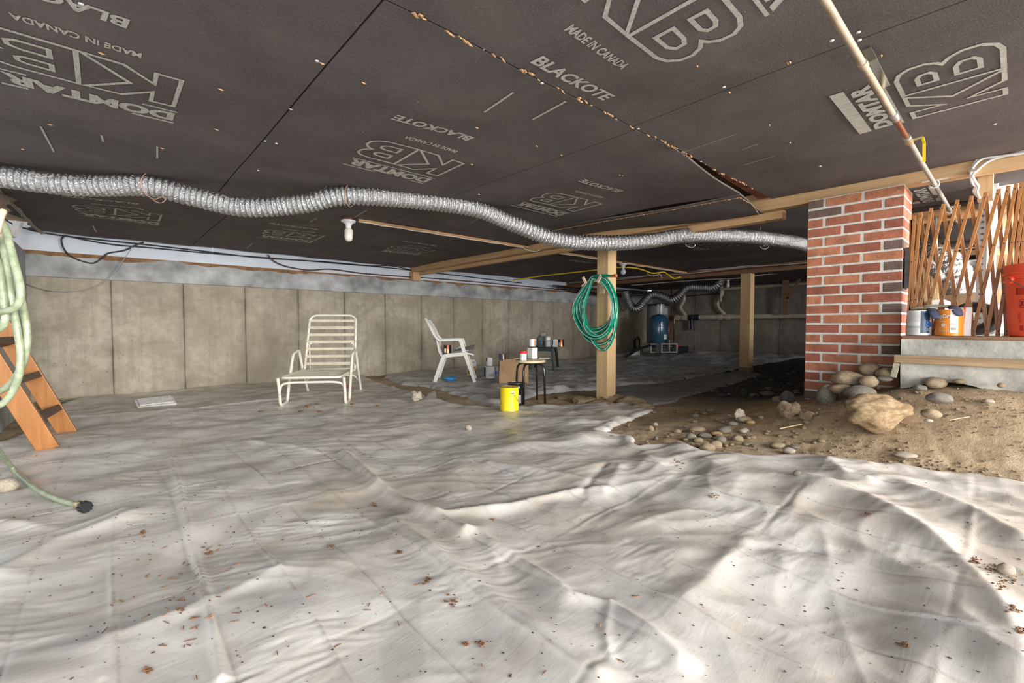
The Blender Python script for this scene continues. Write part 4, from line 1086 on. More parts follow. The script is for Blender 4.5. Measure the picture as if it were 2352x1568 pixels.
# ------------------------------------------------------------------ tins, tubs and jars
def can(name, label, cat, loc, r, h, body='tin', wraps=(), bail=False, rim='tin', lid=True, rotz=0, group=None, inset=True):
    """wraps: (material, angle0, angle1, z0, z1) label areas; angles measured from the viewer's direction, + to picture right"""
    loc = Vector(loc); t = thing(name, label, cat, loc, 0, group)
    view = math.atan2(-loc.y, -loc.x)
    m = MB(); m.lathe([(r*.96, 0), (r*1.01, .002), (r*1.01, .006), (r, .009), (r, h-.009), (r*1.015, h-.006), (r*1.015, h-.001)], 36); build(m, 'body', body, t, smooth=True, angle=.6)
    m = MB(); m.lathe([(r*1.015, h-.003), (r*1.02, h), (r*.97, h), (r*.955, h-.006), (r*.80, h-.006), (r*.78, h-.002), (0, h-.002)], 36); build(m, 'lid', rim, t, smooth=True, angle=.6)
    for k, (mt, a0, a1, z0, z1) in enumerate(wraps):
        m = MB(); m.arc_band(r+.0008+.0004*k, z0*h, z1*h, view+a0, view+a1, seg=22); build(m, 'label', mt, t)
    if bail:
        a = view+bail[0]; e = Vector((math.cos(a)*r, math.sin(a)*r, h*.80))
        m = MB(); m.lathe([(.016, 0), (.015, .004), (.008, .006), (0, .007)], 14, e, (math.cos(a), math.sin(a), 0)); ear = build(m, 'bail_ear', 'tin', t)
        m = MB(); pts = []
        for q in np.linspace(0, PI, 14):
            aa = a-bail[1]*q; pts.append(Vector((math.cos(aa)*(r+.008), math.sin(aa)*(r+.008), h*.80-h*.62*math.sin(q)**1.0*.9)))
        m.tube(pts, .0018, 6); build(m, 'bail_wire', 'wire_steel', ear, smooth=True)
    return t
def wtext(parent, s, loc, r, z, ht, a_mid, wd, mat, bold=.02):
    """lettering wrapped on a can of radius r"""
    V, fs = text_mesh(s, bold); view = math.atan2(-loc[1], -loc[0]); m = MB()
    m.add([((r+.002)*math.cos(view+a_mid+(p[0]-.5)*wd/r), (r+.002)*math.sin(view+a_mid+(p[0]-.5)*wd/r), z+p[1]*ht) for p in V], fs)
    build(m, 'lettering', mat, parent)
def fine_print(parent, loc, r, z0, z1, a0, a1, rows, mat='label_grey'):
    view = math.atan2(-loc[1], -loc[0]); m = MB()
    for k in range(rows):
        z = z1+(z0-z1)*(k+.5)/rows; a = a0
        while a < a1-.03:
            L = random.uniform(.03, .09); m.arc_band(r+.0016, z-.0012, z+.0012, view+a, view+min(a+L, a1), seg=3); a += L+.025
    build(m, 'fine_print', mat, parent)
STZ = .455
def at_z(u, v, z): return pz(u, v, z)
# yellow and black gallon tins on the floor
p = stand(1170, 941)
y_can = can('paint_can', 'dented yellow paint tin with wire bail on the sheet below the stool', 'paint can', p, .086, .222, 'yellow_can', [('label_yellow', .1, .42, .06, .78)], bail=(.32, -1), rim='tin_dark')
fine_print(y_can, p, .088, .02, .15, .12, .4, 12, 'stool_top')
p2 = stand(1186, 927)
k_can = can('paint_can', 'black paint tin with bare metal lid behind the yellow tin', 'paint can', p2, .090, .225, 'label_black', [('label_white', .10, .55, .08, .46)], bail=(.25, 1))
fine_print(k_can, p2, .092, .03, .09, .25, .45, 8, 'ink_dark')
# stool
st = thing('stool', 'round pale-topped stool with four black tube legs', 'stool', (3.35, 3.44, .012))
m = MB(); m.lathe([(.150, .422), (.158, .428), (.160, .440), (.156, .449), (.145, .452), (0, .452)], 40); build(m, 'seat', 'stool_top', st, smooth=True, angle=.7)
for k in range(4):
    a = math.radians(20+90*k); c, s_ = math.cos(a), math.sin(a)
    m = MB(); m.tube(roundpath([(.03*c, .03*s_, .413), (.125*c, .125*s_, .413), (.160*c, .160*s_, .36), (.170*c, .170*s_, 0)], .07, 7), .0115, 12); build(m, 'leg', 'black_paint', st, smooth=True)
ZS = .012+.453
def on_stool(u, v): return pz(u, v, ZS)
q = on_stool(1202, 827)
t = can('plastic_tub', 'small white tub with red lid on the stool', 'tub', q, .034, .085, 'tub_white', (), rim='lid_red')
m = MB(); m.lathe([(.040, .070), (.043, .078), (.043, .094), (.038, .097), (0, .097)], 28); build(m, 'red_lid', 'lid_red', t, smooth=True, angle=.6)
fine_print(t, q, .034, .03, .06, -.9, .9, 5)
q = on_stool(1223, 823); tin = thing('solvent_tin', 'white square solvent tin standing on the stool', 'tin', q, math.radians(48+45))
m = MB(); m.box((-.042, -.042, 0), (.042, .042, .122)); build(m, 'body', 'label_white', tin, bev=.008)
m = MB(); m.box((-.043, -.043, .118), (.043, .043, .124)); m.lathe([(.02, .124), (.02, .130), (0, .130)], 16); build(m, 'top', 'tin_dark', tin, bev=.003)
m = MB()
for k in range(15):
    z = .012+k*.0068; L = random.uniform(.045, .066)
    m.box((-.0432, -.034, z), (-.0424, -.034+L, z+.0022)); m.box((-.034, -.0432, z), (-.034+L, -.0424, z+.0022)); m.box((-.034, .0424, z), (-.034+L, .0432, z+.0022))
build(m, 'fine_print', 'label_grey', tin)
q2 = Vector((q.x, q.y, ZS+.131))
t = can('paint_can', 'small white tin with orange and blue edge stacked on the square tin', 'paint can', q2, .036, .082, 'label_white', [('label_orange', .55, .95, .05, .95), ('label_bright_blue', .95, 1.7, .05, .80)], rim='tin_dark')
fine_print(t, q2, .036, .01, .07, -.7, .45, 9)
m = MB(); m.bar(on_stool(1181, 824)+Vector((0, 0, .004)), on_stool(1212, 822)+Vector((0, 0, .004)), .012, .003); tag(build(m, 'stir_stick', 'stick_wood', None, on_stool(1181, 824)), 'wooden stirring stick lying on the stool edge', 'stick')
m = MB(); m.bar(on_stool(1238, 823)+Vector((0, 0, .004)), on_stool(1262, 823)+Vector((0, 0, .004)), .010, .004); tag(build(m, 'paint_key', 'galvanised', None, on_stool(1238, 823)), 'thin metal tool lying on the right of the stool', 'tool')

# dark side table and what stands on it
tb = thing('side_table', 'dark green plastic side table holding jars by the wall', 'side table', (5.92, 5.72, .03), math.radians(35))
m = MB(); m.box((-.27, -.21, .395), (.27, .21, .425)); build(m, 'top', 'dark_green', tb, bev=.01)
m = MB(); m.box((-.25, -.205, .345), (.25, -.185, .40)); m.box((-.25, .185, .345), (.25, .205, .40)); m.box((-.265, -.19, .345), (-.245, .19, .40)); m.box((.245, -.19, .345), (.265, .19, .40)); build(m, 'apron', 'dark_green', tb)
for sx in (-1, 1):
    for sy in (-1, 1):
        m = MB(); a = Vector((sx*.235, sy*.175, .40)); b = Vector((sx*.275, sy*.215, 0)); m.bar(a, b, .055, .045, (0, 1, 0)); build(m, 'leg', 'dark_green', tb, bev=.006)
ZT2 = .03+.426
def on_tb(u, v, dz=0):
    p = pz(u, v, ZT2); return Vector((p.x, p.y, ZT2+dz))
def tb_at(u, dep):
    p = pd(u, 760, dep); return Vector((p.x, p.y, ZT2))
q = tb_at(1245, 8.05); t = thing('glass_jar', 'wide greenish glass jar with a crumpled bag on the side table', 'jar', q)
m = MB(); m.lathe([(.088, 0), (.092, .02), (.092, .15), (.075, .175), (.06, .18), (.06, .19)], 30, sx=1, sy=1); build(m, 'glass', 'jar_teal', t, smooth=True, angle=.6)
m = MB(); m.lathe([(.08, .012), (.084, .02), (.084, .10), (0, .10)], 24); build(m, 'contents', 'dark_green', t, smooth=True, angle=.6)
me = rock_mesh(91, 3, .6); me.materials.append(MATS['film_clear']); o = link('plastic_bag', me, None, None, tuple(q+Vector((0, -.02, .215)))); o.scale = (.062, .05, .034); tag(o, 'crumpled clear bag lying on the greenish jar', 'bag')
q = tb_at(1258.5, 7.85); t = can('preserve_jar', 'frosted glass jar with a stopper dish on the side table', 'jar', q, .056, .118, 'jar_clear', [('label_grey', -.6, .7, .1, .85)], rim='tin')
q2 = q+Vector((0, 0, .119)); t = can('small_tub', 'small white tub with blue rim stacked on the frosted jar', 'tub', q2, .042, .062, 'tub_white', [('label_blue', -1.5, 1.5, .80, .93)], rim='tub_white')
q = tb_at(1275, 7.9); t = can('paint_can', 'grey and white quart tin between jar and copper tin on the side table', 'paint can', q, .052, .128, 'label_white', [('label_grey', -.2, .9, .06, .9), ('label_navy', -1.5, -.7, .3, .95)], rim='tin_dark')
fine_print(t, q, .052, .02, .1, -.1, .8, 9)
q = tb_at(1289, 8.0); t = can('paint_can', 'copper and black quart tin at the right end of the side table', 'paint can', q, .051, .128, 'copper_label', [('label_black', .35, 1.6, .04, .96), ('label_black', -1.6, -.45, .04, .96), ('label_white', -.95, -.55, .1, .55)], rim='tin_dark')

# copper tin and roller tray on the chair seat
sr = Matrix.Rotation(pc.rotation_euler.z, 3, 'Z')
def on_chair(x, y, z): return Vector(pc.location)+sr @ Vector((x, y, z))
q = on_chair(.175, .16, .405); t = can('paint_can', 'copper and black quart tin on the white garden chair', 'paint can', q, .054, .118, 'copper_label', [('label_black', .3, 1.6, .04, .96), ('label_black', -1.6, -.2, .04, .96), ('label_white', -.9, -.35, .08, .58)], rim='tin_dark')
tr = thing('roller_tray', 'black paint roller tray with roller lying on the garden chair', 'paint tray', on_chair(.27, .10, .43), pc.rotation_euler.z)
m = MB(); m.prism([(0, 0, .0), (.28, 0, .03), (.285, 0, .075), (.30, 0, .085), (.30, 0, .092), (.275, 0, .085), (.0, 0, .02)], (0, 1, 0), .24); build(m, 'tray', 'black_plastic', tr)
m = MB(); m.tube([(.02, .06, .03), (.12, .10, .075)], .02, 12); m.tube([(.12, .10, .075), (.17, .13, .10)], .008, 8); build(m, 'roller', 'label_grey', tr, smooth=True, angle=.8)

# by the wall: jug, gallon tin with a tin on top, jar, bag with tin
q = stand(1084, 862); jg = thing('detergent_jug', 'white plastic jug with yellow label and red cap behind the garden chair', 'jug', q, math.atan2(RV.y, RV.x))
m = MB(); m.prism([(-.075, -.05, 0), (.075, -.05, 0), (.078, -.05, .20), (.066, -.05, .245), (.04, -.05, .262), (-.02, -.05, .255), (-.035, -.05, .235), (-.078, -.05, .215)], (0, 1, 0), .10); build(m, 'body', 'tub_white', jg, bev=.012)
m = MB(); m.lathe([(.024, .235), (.024, .262), (.02, .266), (0, .266)], 16, (-.052, 0, 0)); build(m, 'cap', 'lid_red', jg)
m = MB(); m.box((.018, -.0515, .195), (.05, -.0495, .225)); build(m, 'handle_hole', 'label_grey', jg)
for mt, z0, z1 in (('label_yellow', .10, .15), ('label_brown', .025, .10), ('label_yellow', .004, .025)):
    m = MB(); m.box((-.066, -.0525, z0), (.072, -.050, z1)); build(m, 'label', mt, jg)
m = MB(); m.add([(-.05, -.0532, .098), (.068, -.0532, .118), (.068, -.0532, .135), (-.05, -.0532, .11)], [(0, 1, 2, 3)]); build(m, 'label', 'label_red', jg)
q = stand(1124, 865); t = can('paint_can', 'white gallon tin with dark blue label panel against the wall', 'paint can', q, .083, .19, 'label_white', [('label_blue', -1.5, -.75, .12, .9), ('label_grey', -.1, 1.0, .15, .42)], rim='tin_dark')
q2 = q+Vector((0, 0, .191)); t = can('paint_can', 'white quart tin stacked on the white gallon tin', 'paint can', q2, .051, .128, 'label_white', [('label_brown', -1.5, -.75, .55, .97)], rim='tin')
q = stand(1141, 863); t = can('glass_jar', 'clear jar with green lid and blue label beside the paper bag', 'jar', q, .03, .15, 'jar_clear', [('label_bright_blue', -.9, .9, .2, .5)], rim='label_green')
q = stand(1179, 884); pb = thing('paper_bag', 'creased brown paper grocery bag behind the stool', 'paper bag', q, math.atan2(RV.y, RV.x)+.12)
m = MB(); nx_, nz_ = 26, 16; vs_ = []; ring = []
per = [(-.195, -.08), (.195, -.08), (.20, .08), (-.20, .08)]
loop = []
for k in range(4):
    a, b = per[k], per[(k+1) % 4]; nn = nx_ if k % 2 == 0 else 8
    for j in range(nn): loop.append((a[0]+(b[0]-a[0])*j/nn, a[1]+(b[1]-a[1])*j/nn))
for i in range(nz_+1):
    z = .31*i/nz_
    for (x, y) in loop:
        crease = .022*float(pn(x*7+3, z*6, 80))+.010*float(pn(x*19, z*15, 81))
        tp = 1-.05*(i/nz_)**2
        vs_.append((x*tp+.006*float(pn(y*9, z*7, 82)), y*(1-.45*(i/nz_)**1.5)+(crease if y < 0 else -crease)*(.3+i/nz_), z+(.012*float(pn(x*9, 1, 83))-.01*abs(x)*3 if i == nz_ else 0)))
L_ = len(loop); m.add(vs_, [(i*L_+j, i*L_+(j+1) % L_, (i+1)*L_+(j+1) % L_, (i+1)*L_+j) for i in range(nz_) for j in range(L_)]+[tuple(range(L_-1, -1, -1))]); build(m, 'bag', 'paper_bag', pb, smooth=True, angle=.5)
q2 = pd(1154.5, 850, depth(q)+.12); q2 = Vector((q2.x, q2.y, q.z+.245)); t = can('paint_can', 'dark quart tin poking out above the brown paper bag', 'paint can', q2, .051, .128, 'brown_box', [('label_navy', -1.2, -.2, .3, .95), ('label_white', .05, .22, .05, .95), ('copper_label', -1.2, 1.2, .05, .28)], rim='tin_dark')
me = rock_mesh(93, 3, .5); me.materials.append(MATS['blue_film']); q = stand(1034, 873); o = link('plastic_bag', me, None, None, tuple(q+Vector((0, 0, .035)))); o.scale = (.095, .08, .045); o.rotation_euler = (0, 0, -.5); tag(o, 'crumpled blue plastic bag on the sheet under the chair', 'bag')
me = rock_mesh(94, 2, .5); me.materials.append(MATS['red_scrap']); q = stand(798, 889); o = link('red_scrap', me, None, None, tuple(q+Vector((0, 0, .012)))); o.scale = (.05, .05, .016); tag(o, 'red scrap on the sheet behind the sun lounger', 'scrap')

# ------------------------------------------------------------------ garden hose on its hanger, on the post
hh = thing('hose_hanger', 'tan plastic hose hanger screwed to the timber post', 'hanger', (3.98, 2.99, 1.18)); o0 = Vector((3.98, 2.99, 1.18))
HP = lambda u, v, off=0: px(u, v, 3.97-off)
m = MB(); pts = [HP(1337, 657, .06), HP(1345, 650, .06), HP(1357, 645, .06), HP(1370, 645, .06), HP(1381, 651, .06), HP(1388, 660, .05)]
for off in (0, .03, .06): m.tube(smoothpath([p+Vector((off, 0, 0)) for p in pts], 5), .013, 8)
build(m, 'saddle', 'tan_plastic', hh, o0, smooth=True)
for (u0, v0, u1, v1) in ((1346, 651, 1339, 636), (1372, 648, 1380, 632)):
    m = MB(); m.bar(HP(u0, v0, .10), HP(u1, v1, .12), .034, .016, (1, 0, 0)); build(m, 'prong', 'tan_plastic', hh, o0, bev=.006)
m = MB(); m.box((3.965, 2.955, 1.16), (3.982, 3.02, 1.30)); build(m, 'back_plate', 'tan_plastic', hh, o0, bev=.004)
gh = thing('garden_hose', 'coiled green garden hose with white stripe on the timber post', 'hose', (3.9, 2.99, 1.18)); g0 = Vector((3.9, 2.99, 1.18))
random.seed(11)
loops = [((1362, 634), (1330, 700), (1345, 745), (1372, 755), (1400, 735), (1410, 690), (1392, 645)),
         ((1360, 636), (1322, 705), (1335, 760), (1375, 778), (1408, 750), (1416, 690), (1394, 644)),
         ((1364, 637), (1334, 700), (1352, 752), (1380, 768), (1404, 742), (1412, 690), (1390, 646)),
         ((1362, 633), (1320, 700), (1330, 755), (1366, 776), (1400, 758), (1415, 700), (1393, 642)),
         ((1364, 640), (1340, 705), (1348, 757), (1376, 774), (1402, 748), (1406, 690), (1386, 648)),
         ((1363, 635), (1325, 690), (1340, 765), (1378, 791), (1408, 765), (1417, 695), (1396, 646)),
         ((1363, 638), (1338, 690), (1360, 778), (1388, 803), (1410, 770), (1413, 700), (1391, 650)),
         ((1362, 636), (1328, 700), (1338, 748), (1368, 762), (1396, 748), (1408, 705), (1388, 650))]
mg = MB(); ms = MB()
for k, L in enumerate(loops):
    off = .02+.014*(k % 5)
    P = [HP(u+random.uniform(-2, 2), v+random.uniform(-2, 2), off+.006*math.sin(j)) for j, (u, v) in enumerate(L)]
    P = P+[P[0]]; path = resample(smoothpath(P, 8), .02)
    mg.tube(path, .0145, 10, cap=False)
    a = random.uniform(-.3, .9)
    ms.tube([p+Vector((-.0125, .007*math.sin(a+i*.05), .004*math.cos(a+i*.04))) for i, p in enumerate(path)], .0035, 5, cap=False)
mg.tube(smoothpath([HP(1365, 634, .09), HP(1385, 632, .10), HP(1405, 634, .10)], 5), .0125, 10)
build(mg, 'hose_coil', 'hose_green', gh, g0, smooth=True); build(ms, 'stripe', 'hose_stripe', gh, g0, smooth=True)
m = MB(); m.tube([HP(1404, 634, .10), HP(1412, 633, .10)], .014, 10); m.tube([HP(1411, 633, .10), HP(1416, 633, .10)], .018, 10); build(m, 'coupling', 'copper_label', gh, g0, smooth=True, angle=.8)

# ------------------------------------------------------------------ ladder and sage hose at the left edge
ld = thing('step_ladder', 'orange wooden ladder with dark treads leaning at the left edge', 'ladder', (-.27, 4.30, .02)); l0 = Vector((-.27, 4.30, .02))
A = Vector((-.285, 4.22, .02)); B = Vector((-.215, 4.74, .02)); lean = Vector((-.36, -.02, .93)).normalized(); along = (B-A).normalized()
fn = lean.cross(along).normalized()
for p in (A, B):
    m = MB(); m.bar(p-lean*.01, p+lean*.90, .105, .034, along); build(m, 'rail', 'ladder_wood', ld, l0, bev=.003)
for k in range(3):
    c = A+lean*(.20+.27*k); m = MB(); m.bar(c+along*.015, c+along*(.51), .095, .045, lean); build(m, 'tread', 'ladder_tread', ld, l0, bev=.002)
sh = thing('garden_hose', 'pale green hose hanging in loops at the left edge with its end on the sheet', 'hose', tuple(pd(0, 800, 1.65))); s0 = Vector(sh.location)
def sp(l, dep): return resample(smoothpath([pd(u, v, dep+dd) for u, v, dd in l], 8), .02)
m = MB()
m.tube(sp([(-60, 560, 0), (-25, 500, 0), (8, 515, .0), (22, 560, 0), (38, 620, 0), (48, 668, .0), (42, 700, .0), (15, 714, 0), (-30, 716, .02), (-60, 690, 0)], 1.62), .0115, 12, cap=False)
m.tube(sp([(-50, 540, 0), (-15, 500, 0), (6, 545, 0), (16, 620, 0), (26, 690, 0), (40, 760, .02), (48, 820, .02), (38, 880, .02), (8, 925, .02), (-50, 950, 0)], 1.66), .0115, 12, cap=False)
m.tube(sp([(-50, 530, 0), (-8, 510, 0), (18, 560, 0), (38, 640, 0), (56, 720, 0), (63, 775, 0), (54, 830, 0), (30, 875, 0), (0, 898, 0), (-60, 920, 0)], 1.70), .0115, 12, cap=False)
m.tube(sp([(-40, 560, 0), (-6, 600, 0), (8, 680, 0), (12, 730, 0), (0, 755, 0), (-50, 770, 0)], 1.64), .0115, 12, cap=False)
pe = [on_sheet(u, v)[0] for u, v in ((-40, 985), (-5, 1034), (30, 1082), (80, 1128), (130, 1153), (180, 1168))]
pts = [pd(-60, 900, 1.9), pd(-18, 1010, 2.1)]+[p+Vector((0, 0, .016)) for p in pe[2:]]
m.tube(resample(smoothpath(pts, 8), .02), .0118, 12)
build(m, 'hose_loops', 'hose_sage', sh, s0, smooth=True)
e = pe[-1]+Vector((0, 0, .018)); d = (pe[-1]-pe[-2]).normalized(); d.z = -.02
m = MB(); m.tube([e-d*.005+d*.006*k for k in range(8)], [.016+.002*(k % 2) for k in range(8)], 14); build(m, 'ferrule', 'brass', sh, s0, smooth=True)
m = MB()
for k in range(10):
    a = 2*PI*k/10; n1 = Vector((-d.y, d.x, 0)).normalized(); n2 = d.cross(n1); q = (n1*math.cos(a)+n2*math.sin(a))*.021; m.bar(e+d*.038+q, e+d*.066+q, .008, .006, q)
m.tube([e+d*.038, e+d*.066], .021, 16); build(m, 'end_cap', 'black_plastic', sh, s0)
hk = thing('hose_hook', 'tan hook tip holding the pale hose at the left edge', 'hook', tuple(pd(-30, 500, 1.6)))
m = MB(); m.tube(smoothpath([pd(-6, 535, 1.55), pd(2, 505, 1.55), pd(9, 480, 1.55)], 5), [.012]*8+[.014, .013, .008], 10, flatn=.7)
m.tube([pd(-6, 535, 1.55), pd(-60, 560, 1.6)], .012, 8); m.tube([pd(-60, 560, 1.6), Vector((*pd(-60, 560, 1.6)[:2], ZC))], .012, 8)
build(m, 'prong', 'tan_plastic', hk, Vector(hk.location), smooth=True)
m = MB(); tw = smoothpath([pz(-30, 425, ZC-.01), pz(2, 447, ZC-.012), pz(28, 468, ZC-.02), pz(52, 492, ZC-.02), pz(70, 512, ZC-.025), pz(92, 532, ZC-.03), pz(100, 536, ZC-.04)], 6)
m.tube(tw, .012, 6); m.tube([p+Vector((.012*math.sin(k*.9), 0, .008*math.cos(k*.9))) for k, p in enumerate(tw)], .009, 5)
tag(build(m, 'frayed_rope', 'twine', None, tw[0], smooth=True), 'frayed rope along the torn left edge of the ceiling', 'rope')
m = MB(); m.prism([pd(30, 512, 4.6), pd(48, 510, 4.6), pd(42, 528, 4.58), pd(32, 543, 4.55), pd(24, 545, 4.55), pd(22, 530, 4.58)], HV, .03); tag(build(m, 'insulation_scrap', 'white_trim', None, pd(35, 520, 4.6)), 'scrap of white insulation hanging under the planks at left', 'insulation')
# ------------------------------------------------------------------ on the ledge: tins, box, gloves, bucket
ZL = .759
def ledge(u, x): p = px(u, 770, x); return Vector((x, p.y, ZL))
q = ledge(2110, 3.85)
t = can('paint_can', 'white paint tin with dark blue panel on the ledge by the brick column', 'paint can', q, .060, .158, 'label_white', [('label_navy', .12, .95, .10, .97), ('label_grey', -1.2, .05, .30, .38)], rim='tin')
fine_print(t, q, .060, .085, .145, -.95, .02, 9); fine_print(t, q, .060, .02, .055, -.95, .02, 5)
wtext(t, 'be', q, .062, .055, .045, .85, .035, 'label_bright_blue', .03); fine_print(t, q, .0625, .030, .046, .62, .95, 2, 'label_white')
q = ledge(2180, 3.84)
t = can('paint_can', 'orange and white water-sealer tin on the ledge', 'paint can', q, .063, .160, 'label_orange', [('label_white', .02, .62, .12, .96)], rim='tin')
wtext(t, 'apDry', q, .065, .100, .032, -.35, .065, 'label_white', .02); fine_print(t, q, .0640, .080, .094, -.75, -.25, 1, 'label_white'); fine_print(t, q, .0640, .024, .056, -.75, -.05, 3, 'label_white')
fine_print(t, q, .0652, .066, .078, .12, .55, 1, 'ink_dark')
fine_print(t, q, .0652, .035, .05, .1, .5, 3, 'ink_dark')
m = MB(); v_ = math.atan2(-q.y, -q.x)-.42; c = Vector((math.cos(v_), math.sin(v_), 0))*.0655; m.lathe([(.011, 0), (.011, .001), (0, .0012)], 6, c+Vector((0, 0, .066)), c); build(m, 'label_mark', 'label_white', t)
q = ledge(2205, 3.885); bx = thing('carton', 'white and red carton behind the orange tin on the ledge', 'carton', q, .1)
m = MB(); m.box((-.035, -.045, 0), (.035, .045, .172)); build(m, 'box', 'label_white', bx, bev=.002)
m = MB(); m.prism([(-.0358, -.012, .178), (-.0358, -.020, .178), (-.0358, -.012, .03), (-.0358, -.004, .08)], (-1, 0, 0), .0006); build(m, 'red_flash', 'label_red', bx)
# work gloves draped over the tins
def glove(name, label, pts, zs, wd, mat, cuff_mat, cuff):
    o0 = Vector(pts[0]); t = thing(name, label, 'glove', o0)
    def lump(P, w0, th, mt, nm_):
        P = resample(smoothpath(P, 6), .008); n = len(P); m = MB(); vs_ = []; S = 14
        for k in range(n):
            d = (P[min(k+1, n-1)]-P[max(k-1, 0)]).normalized(); sd = d.cross(Vector((0, 0, 1))).normalized(); up_ = sd.cross(d)
            e = math.sin(PI*min(1, max(.12, (k+.6)/n)))**.35
            for j in range(S):
                a = 2*PI*j/S; r = 1+.22*float(pn(k*.25, j*.6+len(nm_), 90))
                vs_.append(P[k]+sd*math.cos(a)*w0/2*e*r+up_*math.sin(a)*th/2*e*r)
        m.add(vs_, [(k*S+j, k*S+(j+1) % S, (k+1)*S+(j+1) % S, (k+1)*S+j) for k in range(n-1) for j in range(S)]+[tuple(range(S-1, -1, -1)), tuple((n-1)*S+j for j in range(S))])
        build(m, nm_, mt, t, o0, smooth=True)
    lump([Vector(p) for p in pts], wd, .020, mat, 'palm')
    a = Vector(pts[0]); d = (Vector(pts[0])-Vector(pts[1])).normalized(); sd = d.cross(Vector((0, 0, 1))).normalized()
    for k in range(4):
        off = sd*(k-1.5)*wd*.25; L = (.055, .07, .068, .05)[k]
        lump([a+off-d*.02, a+off*1.15+d*L*.5+Vector((0, 0, .004*(k % 2))), a+off*1.25+d*L+Vector((0, 0, -.006))], .015, .012, mat, 'finger')
    lump([Vector(pts[1])+sd*wd*.4, Vector(pts[1])+sd*wd*.75+d*.03], .022, .018, mat, 'thumb')
    lump([Vector(p) for p in cuff], wd*1.05, .032, cuff_mat, 'cuff')
zt_ = ZL+.175
glove('work_glove', 'dirty cream work glove with navy cuff draped over the white and orange tins', [ledge(2122, 3.860)+Vector((0, 0, 0.172)), ledge(2140, 3.840)+Vector((0, 0, 0.170)), ledge(2152, 3.835)+Vector((0, 0, 0.164))], 0, .058, 'glove_cream', 'glove_navy',
      [ledge(2136, 3.835)+Vector((0, 0, 0.166)), ledge(2146, 3.800)+Vector((0, 0, 0.139)), ledge(2150, 3.780)+Vector((0, 0, 0.104))])
glove('work_glove', 'cream work glove with drooping navy cuff on the orange tin', [ledge(2150, 3.880)+Vector((0, 0, 0.184)), ledge(2172, 3.860)+Vector((0, 0, 0.180)), ledge(2184, 3.820)+Vector((0, 0, 0.174))], 0, .058, 'glove_cream', 'glove_navy',
      [ledge(2184, 3.835)+Vector((0, 0, 0.176)), ledge(2196, 3.800)+Vector((0, 0, 0.152)), ledge(2204, 3.783)+Vector((0, 0, 0.122))])
# orange bucket
bk = thing('bucket', 'bright orange-red plastic bucket with wire handle on the ledge', 'bucket', tuple(Vector((3.86, px(2318, 770, 3.86).y-.125, ZL)))); b0 = Vector(bk.location)
m = MB(); m.lathe([(.125, 0), (.13, .006), (.150, .305), (.158, .308), (.160, .315), (.152, .32), (.154, .345), (.162, .348), (.163, .36), (.155, .362), (.157, .386), (.160, .40), (.152, .402), (.145, .39), (.122, .01), (0, .01)], 48); build(m, 'shell', 'bucket_orange', bk, smooth=True, angle=.5)
vw = math.atan2(-b0.y, -b0.x); a = vw-.92
m = MB(); ea = Vector((math.cos(a), math.sin(a), 0)); m.lathe([(.022, 0), (.022, .018), (.014, .02), (0, .02)], 14, ea*.150+Vector((0, 0, .315)), ea); build(m, 'handle_ear', 'bucket_orange', bk, bev=.002)
m = MB(); pts = []
for qq in np.linspace(0, PI, 20):
    aa = a+qq; pts.append(Vector((math.cos(aa)*.172, math.sin(aa)*.172, .325-.115*math.sin(qq))))
m.tube(pts, .0028, 6); build(m, 'wire_handle', 'wire_steel', bk, smooth=True)
m = MB()
def bpatch(a0, a1, z0, z1):
    r = .127+.0235*((z0+z1)/2/.3); m.arc_band(r+.003, z0, z1, vw+a0, vw+a1, seg=4)
for k in range(5): bpatch(-.75, -.38, .232+.008*k, .236+.008*k)
bpatch(-.75, -.70, .232, .27)
for k in range(13): bpatch(-.72, -.56-.1*random.random(), .108-.0+.0045*k-.03, .1095+.0045*k-.03); bpatch(-.50, -.36-.06*random.random(), .108+.0045*k-.03, .1095+.0045*k-.03)
for k in range(4): bpatch(-.68, -.55, .035+.007*k, .040+.007*k); bpatch(-.50, -.45, .035+.007*k, .040+.007*k)
# child-warning pictogram: circle, bar and a stooped figure
for k in range(22):
    t0_ = 2*PI*k/22; bpatch(-.56+.115*math.cos(t0_)-.014, -.56+.115*math.cos(t0_)+.014, .183+.024*math.sin(t0_)-.002, .183+.024*math.sin(t0_)+.002)
for k in range(9): bpatch(-.64+.018*k-.012, -.64+.018*k+.012, .200-.0042*k-.002, .200-.0042*k+.002)
bpatch(-.60, -.53, .182, .196); bpatch(-.63, -.55, .170, .184); bpatch(-.56, -.50, .172, .178); bpatch(-.64, -.61, .160, .172)
build(m, 'printed_warning', 'ink_red_print', bk)

# ------------------------------------------------------------------ store room behind the gate
def solid(name, label, cat, mat, fn, o, bev=0, smooth=False, group=None):
    m = MB(); fn(m); return tag(build(m, name, mat, None, o, bev=bev, smooth=smooth), label, cat, group)
m = MB(); m.box((8.05, -4.0, .7), (8.15, .35, 1.99)); ws = build(m, 'wall_right', 'white_trim'); struct(ws); ws['label'] = 'pale back wall of the store room'
jo = solid('joist', 'rust-brown joist across the store behind the gate', 'joist', 'lumber_x', lambda m: m.box((5.27, -.9, 1.70), (5.31, 1.0, 1.80)), (5.27, 0, 1.7))
solid('joist', 'short timber end hanging beside the white cables at right', 'joist', 'lumber_z', lambda m: m.box((4.15, px(2265, 420, 4.15).y-.03, 1.62), (4.25, px(2245, 420, 4.15).y, 1.95)), (4.15, 0, 1.62))
def clut(u, v, x): return px(u, v, x)
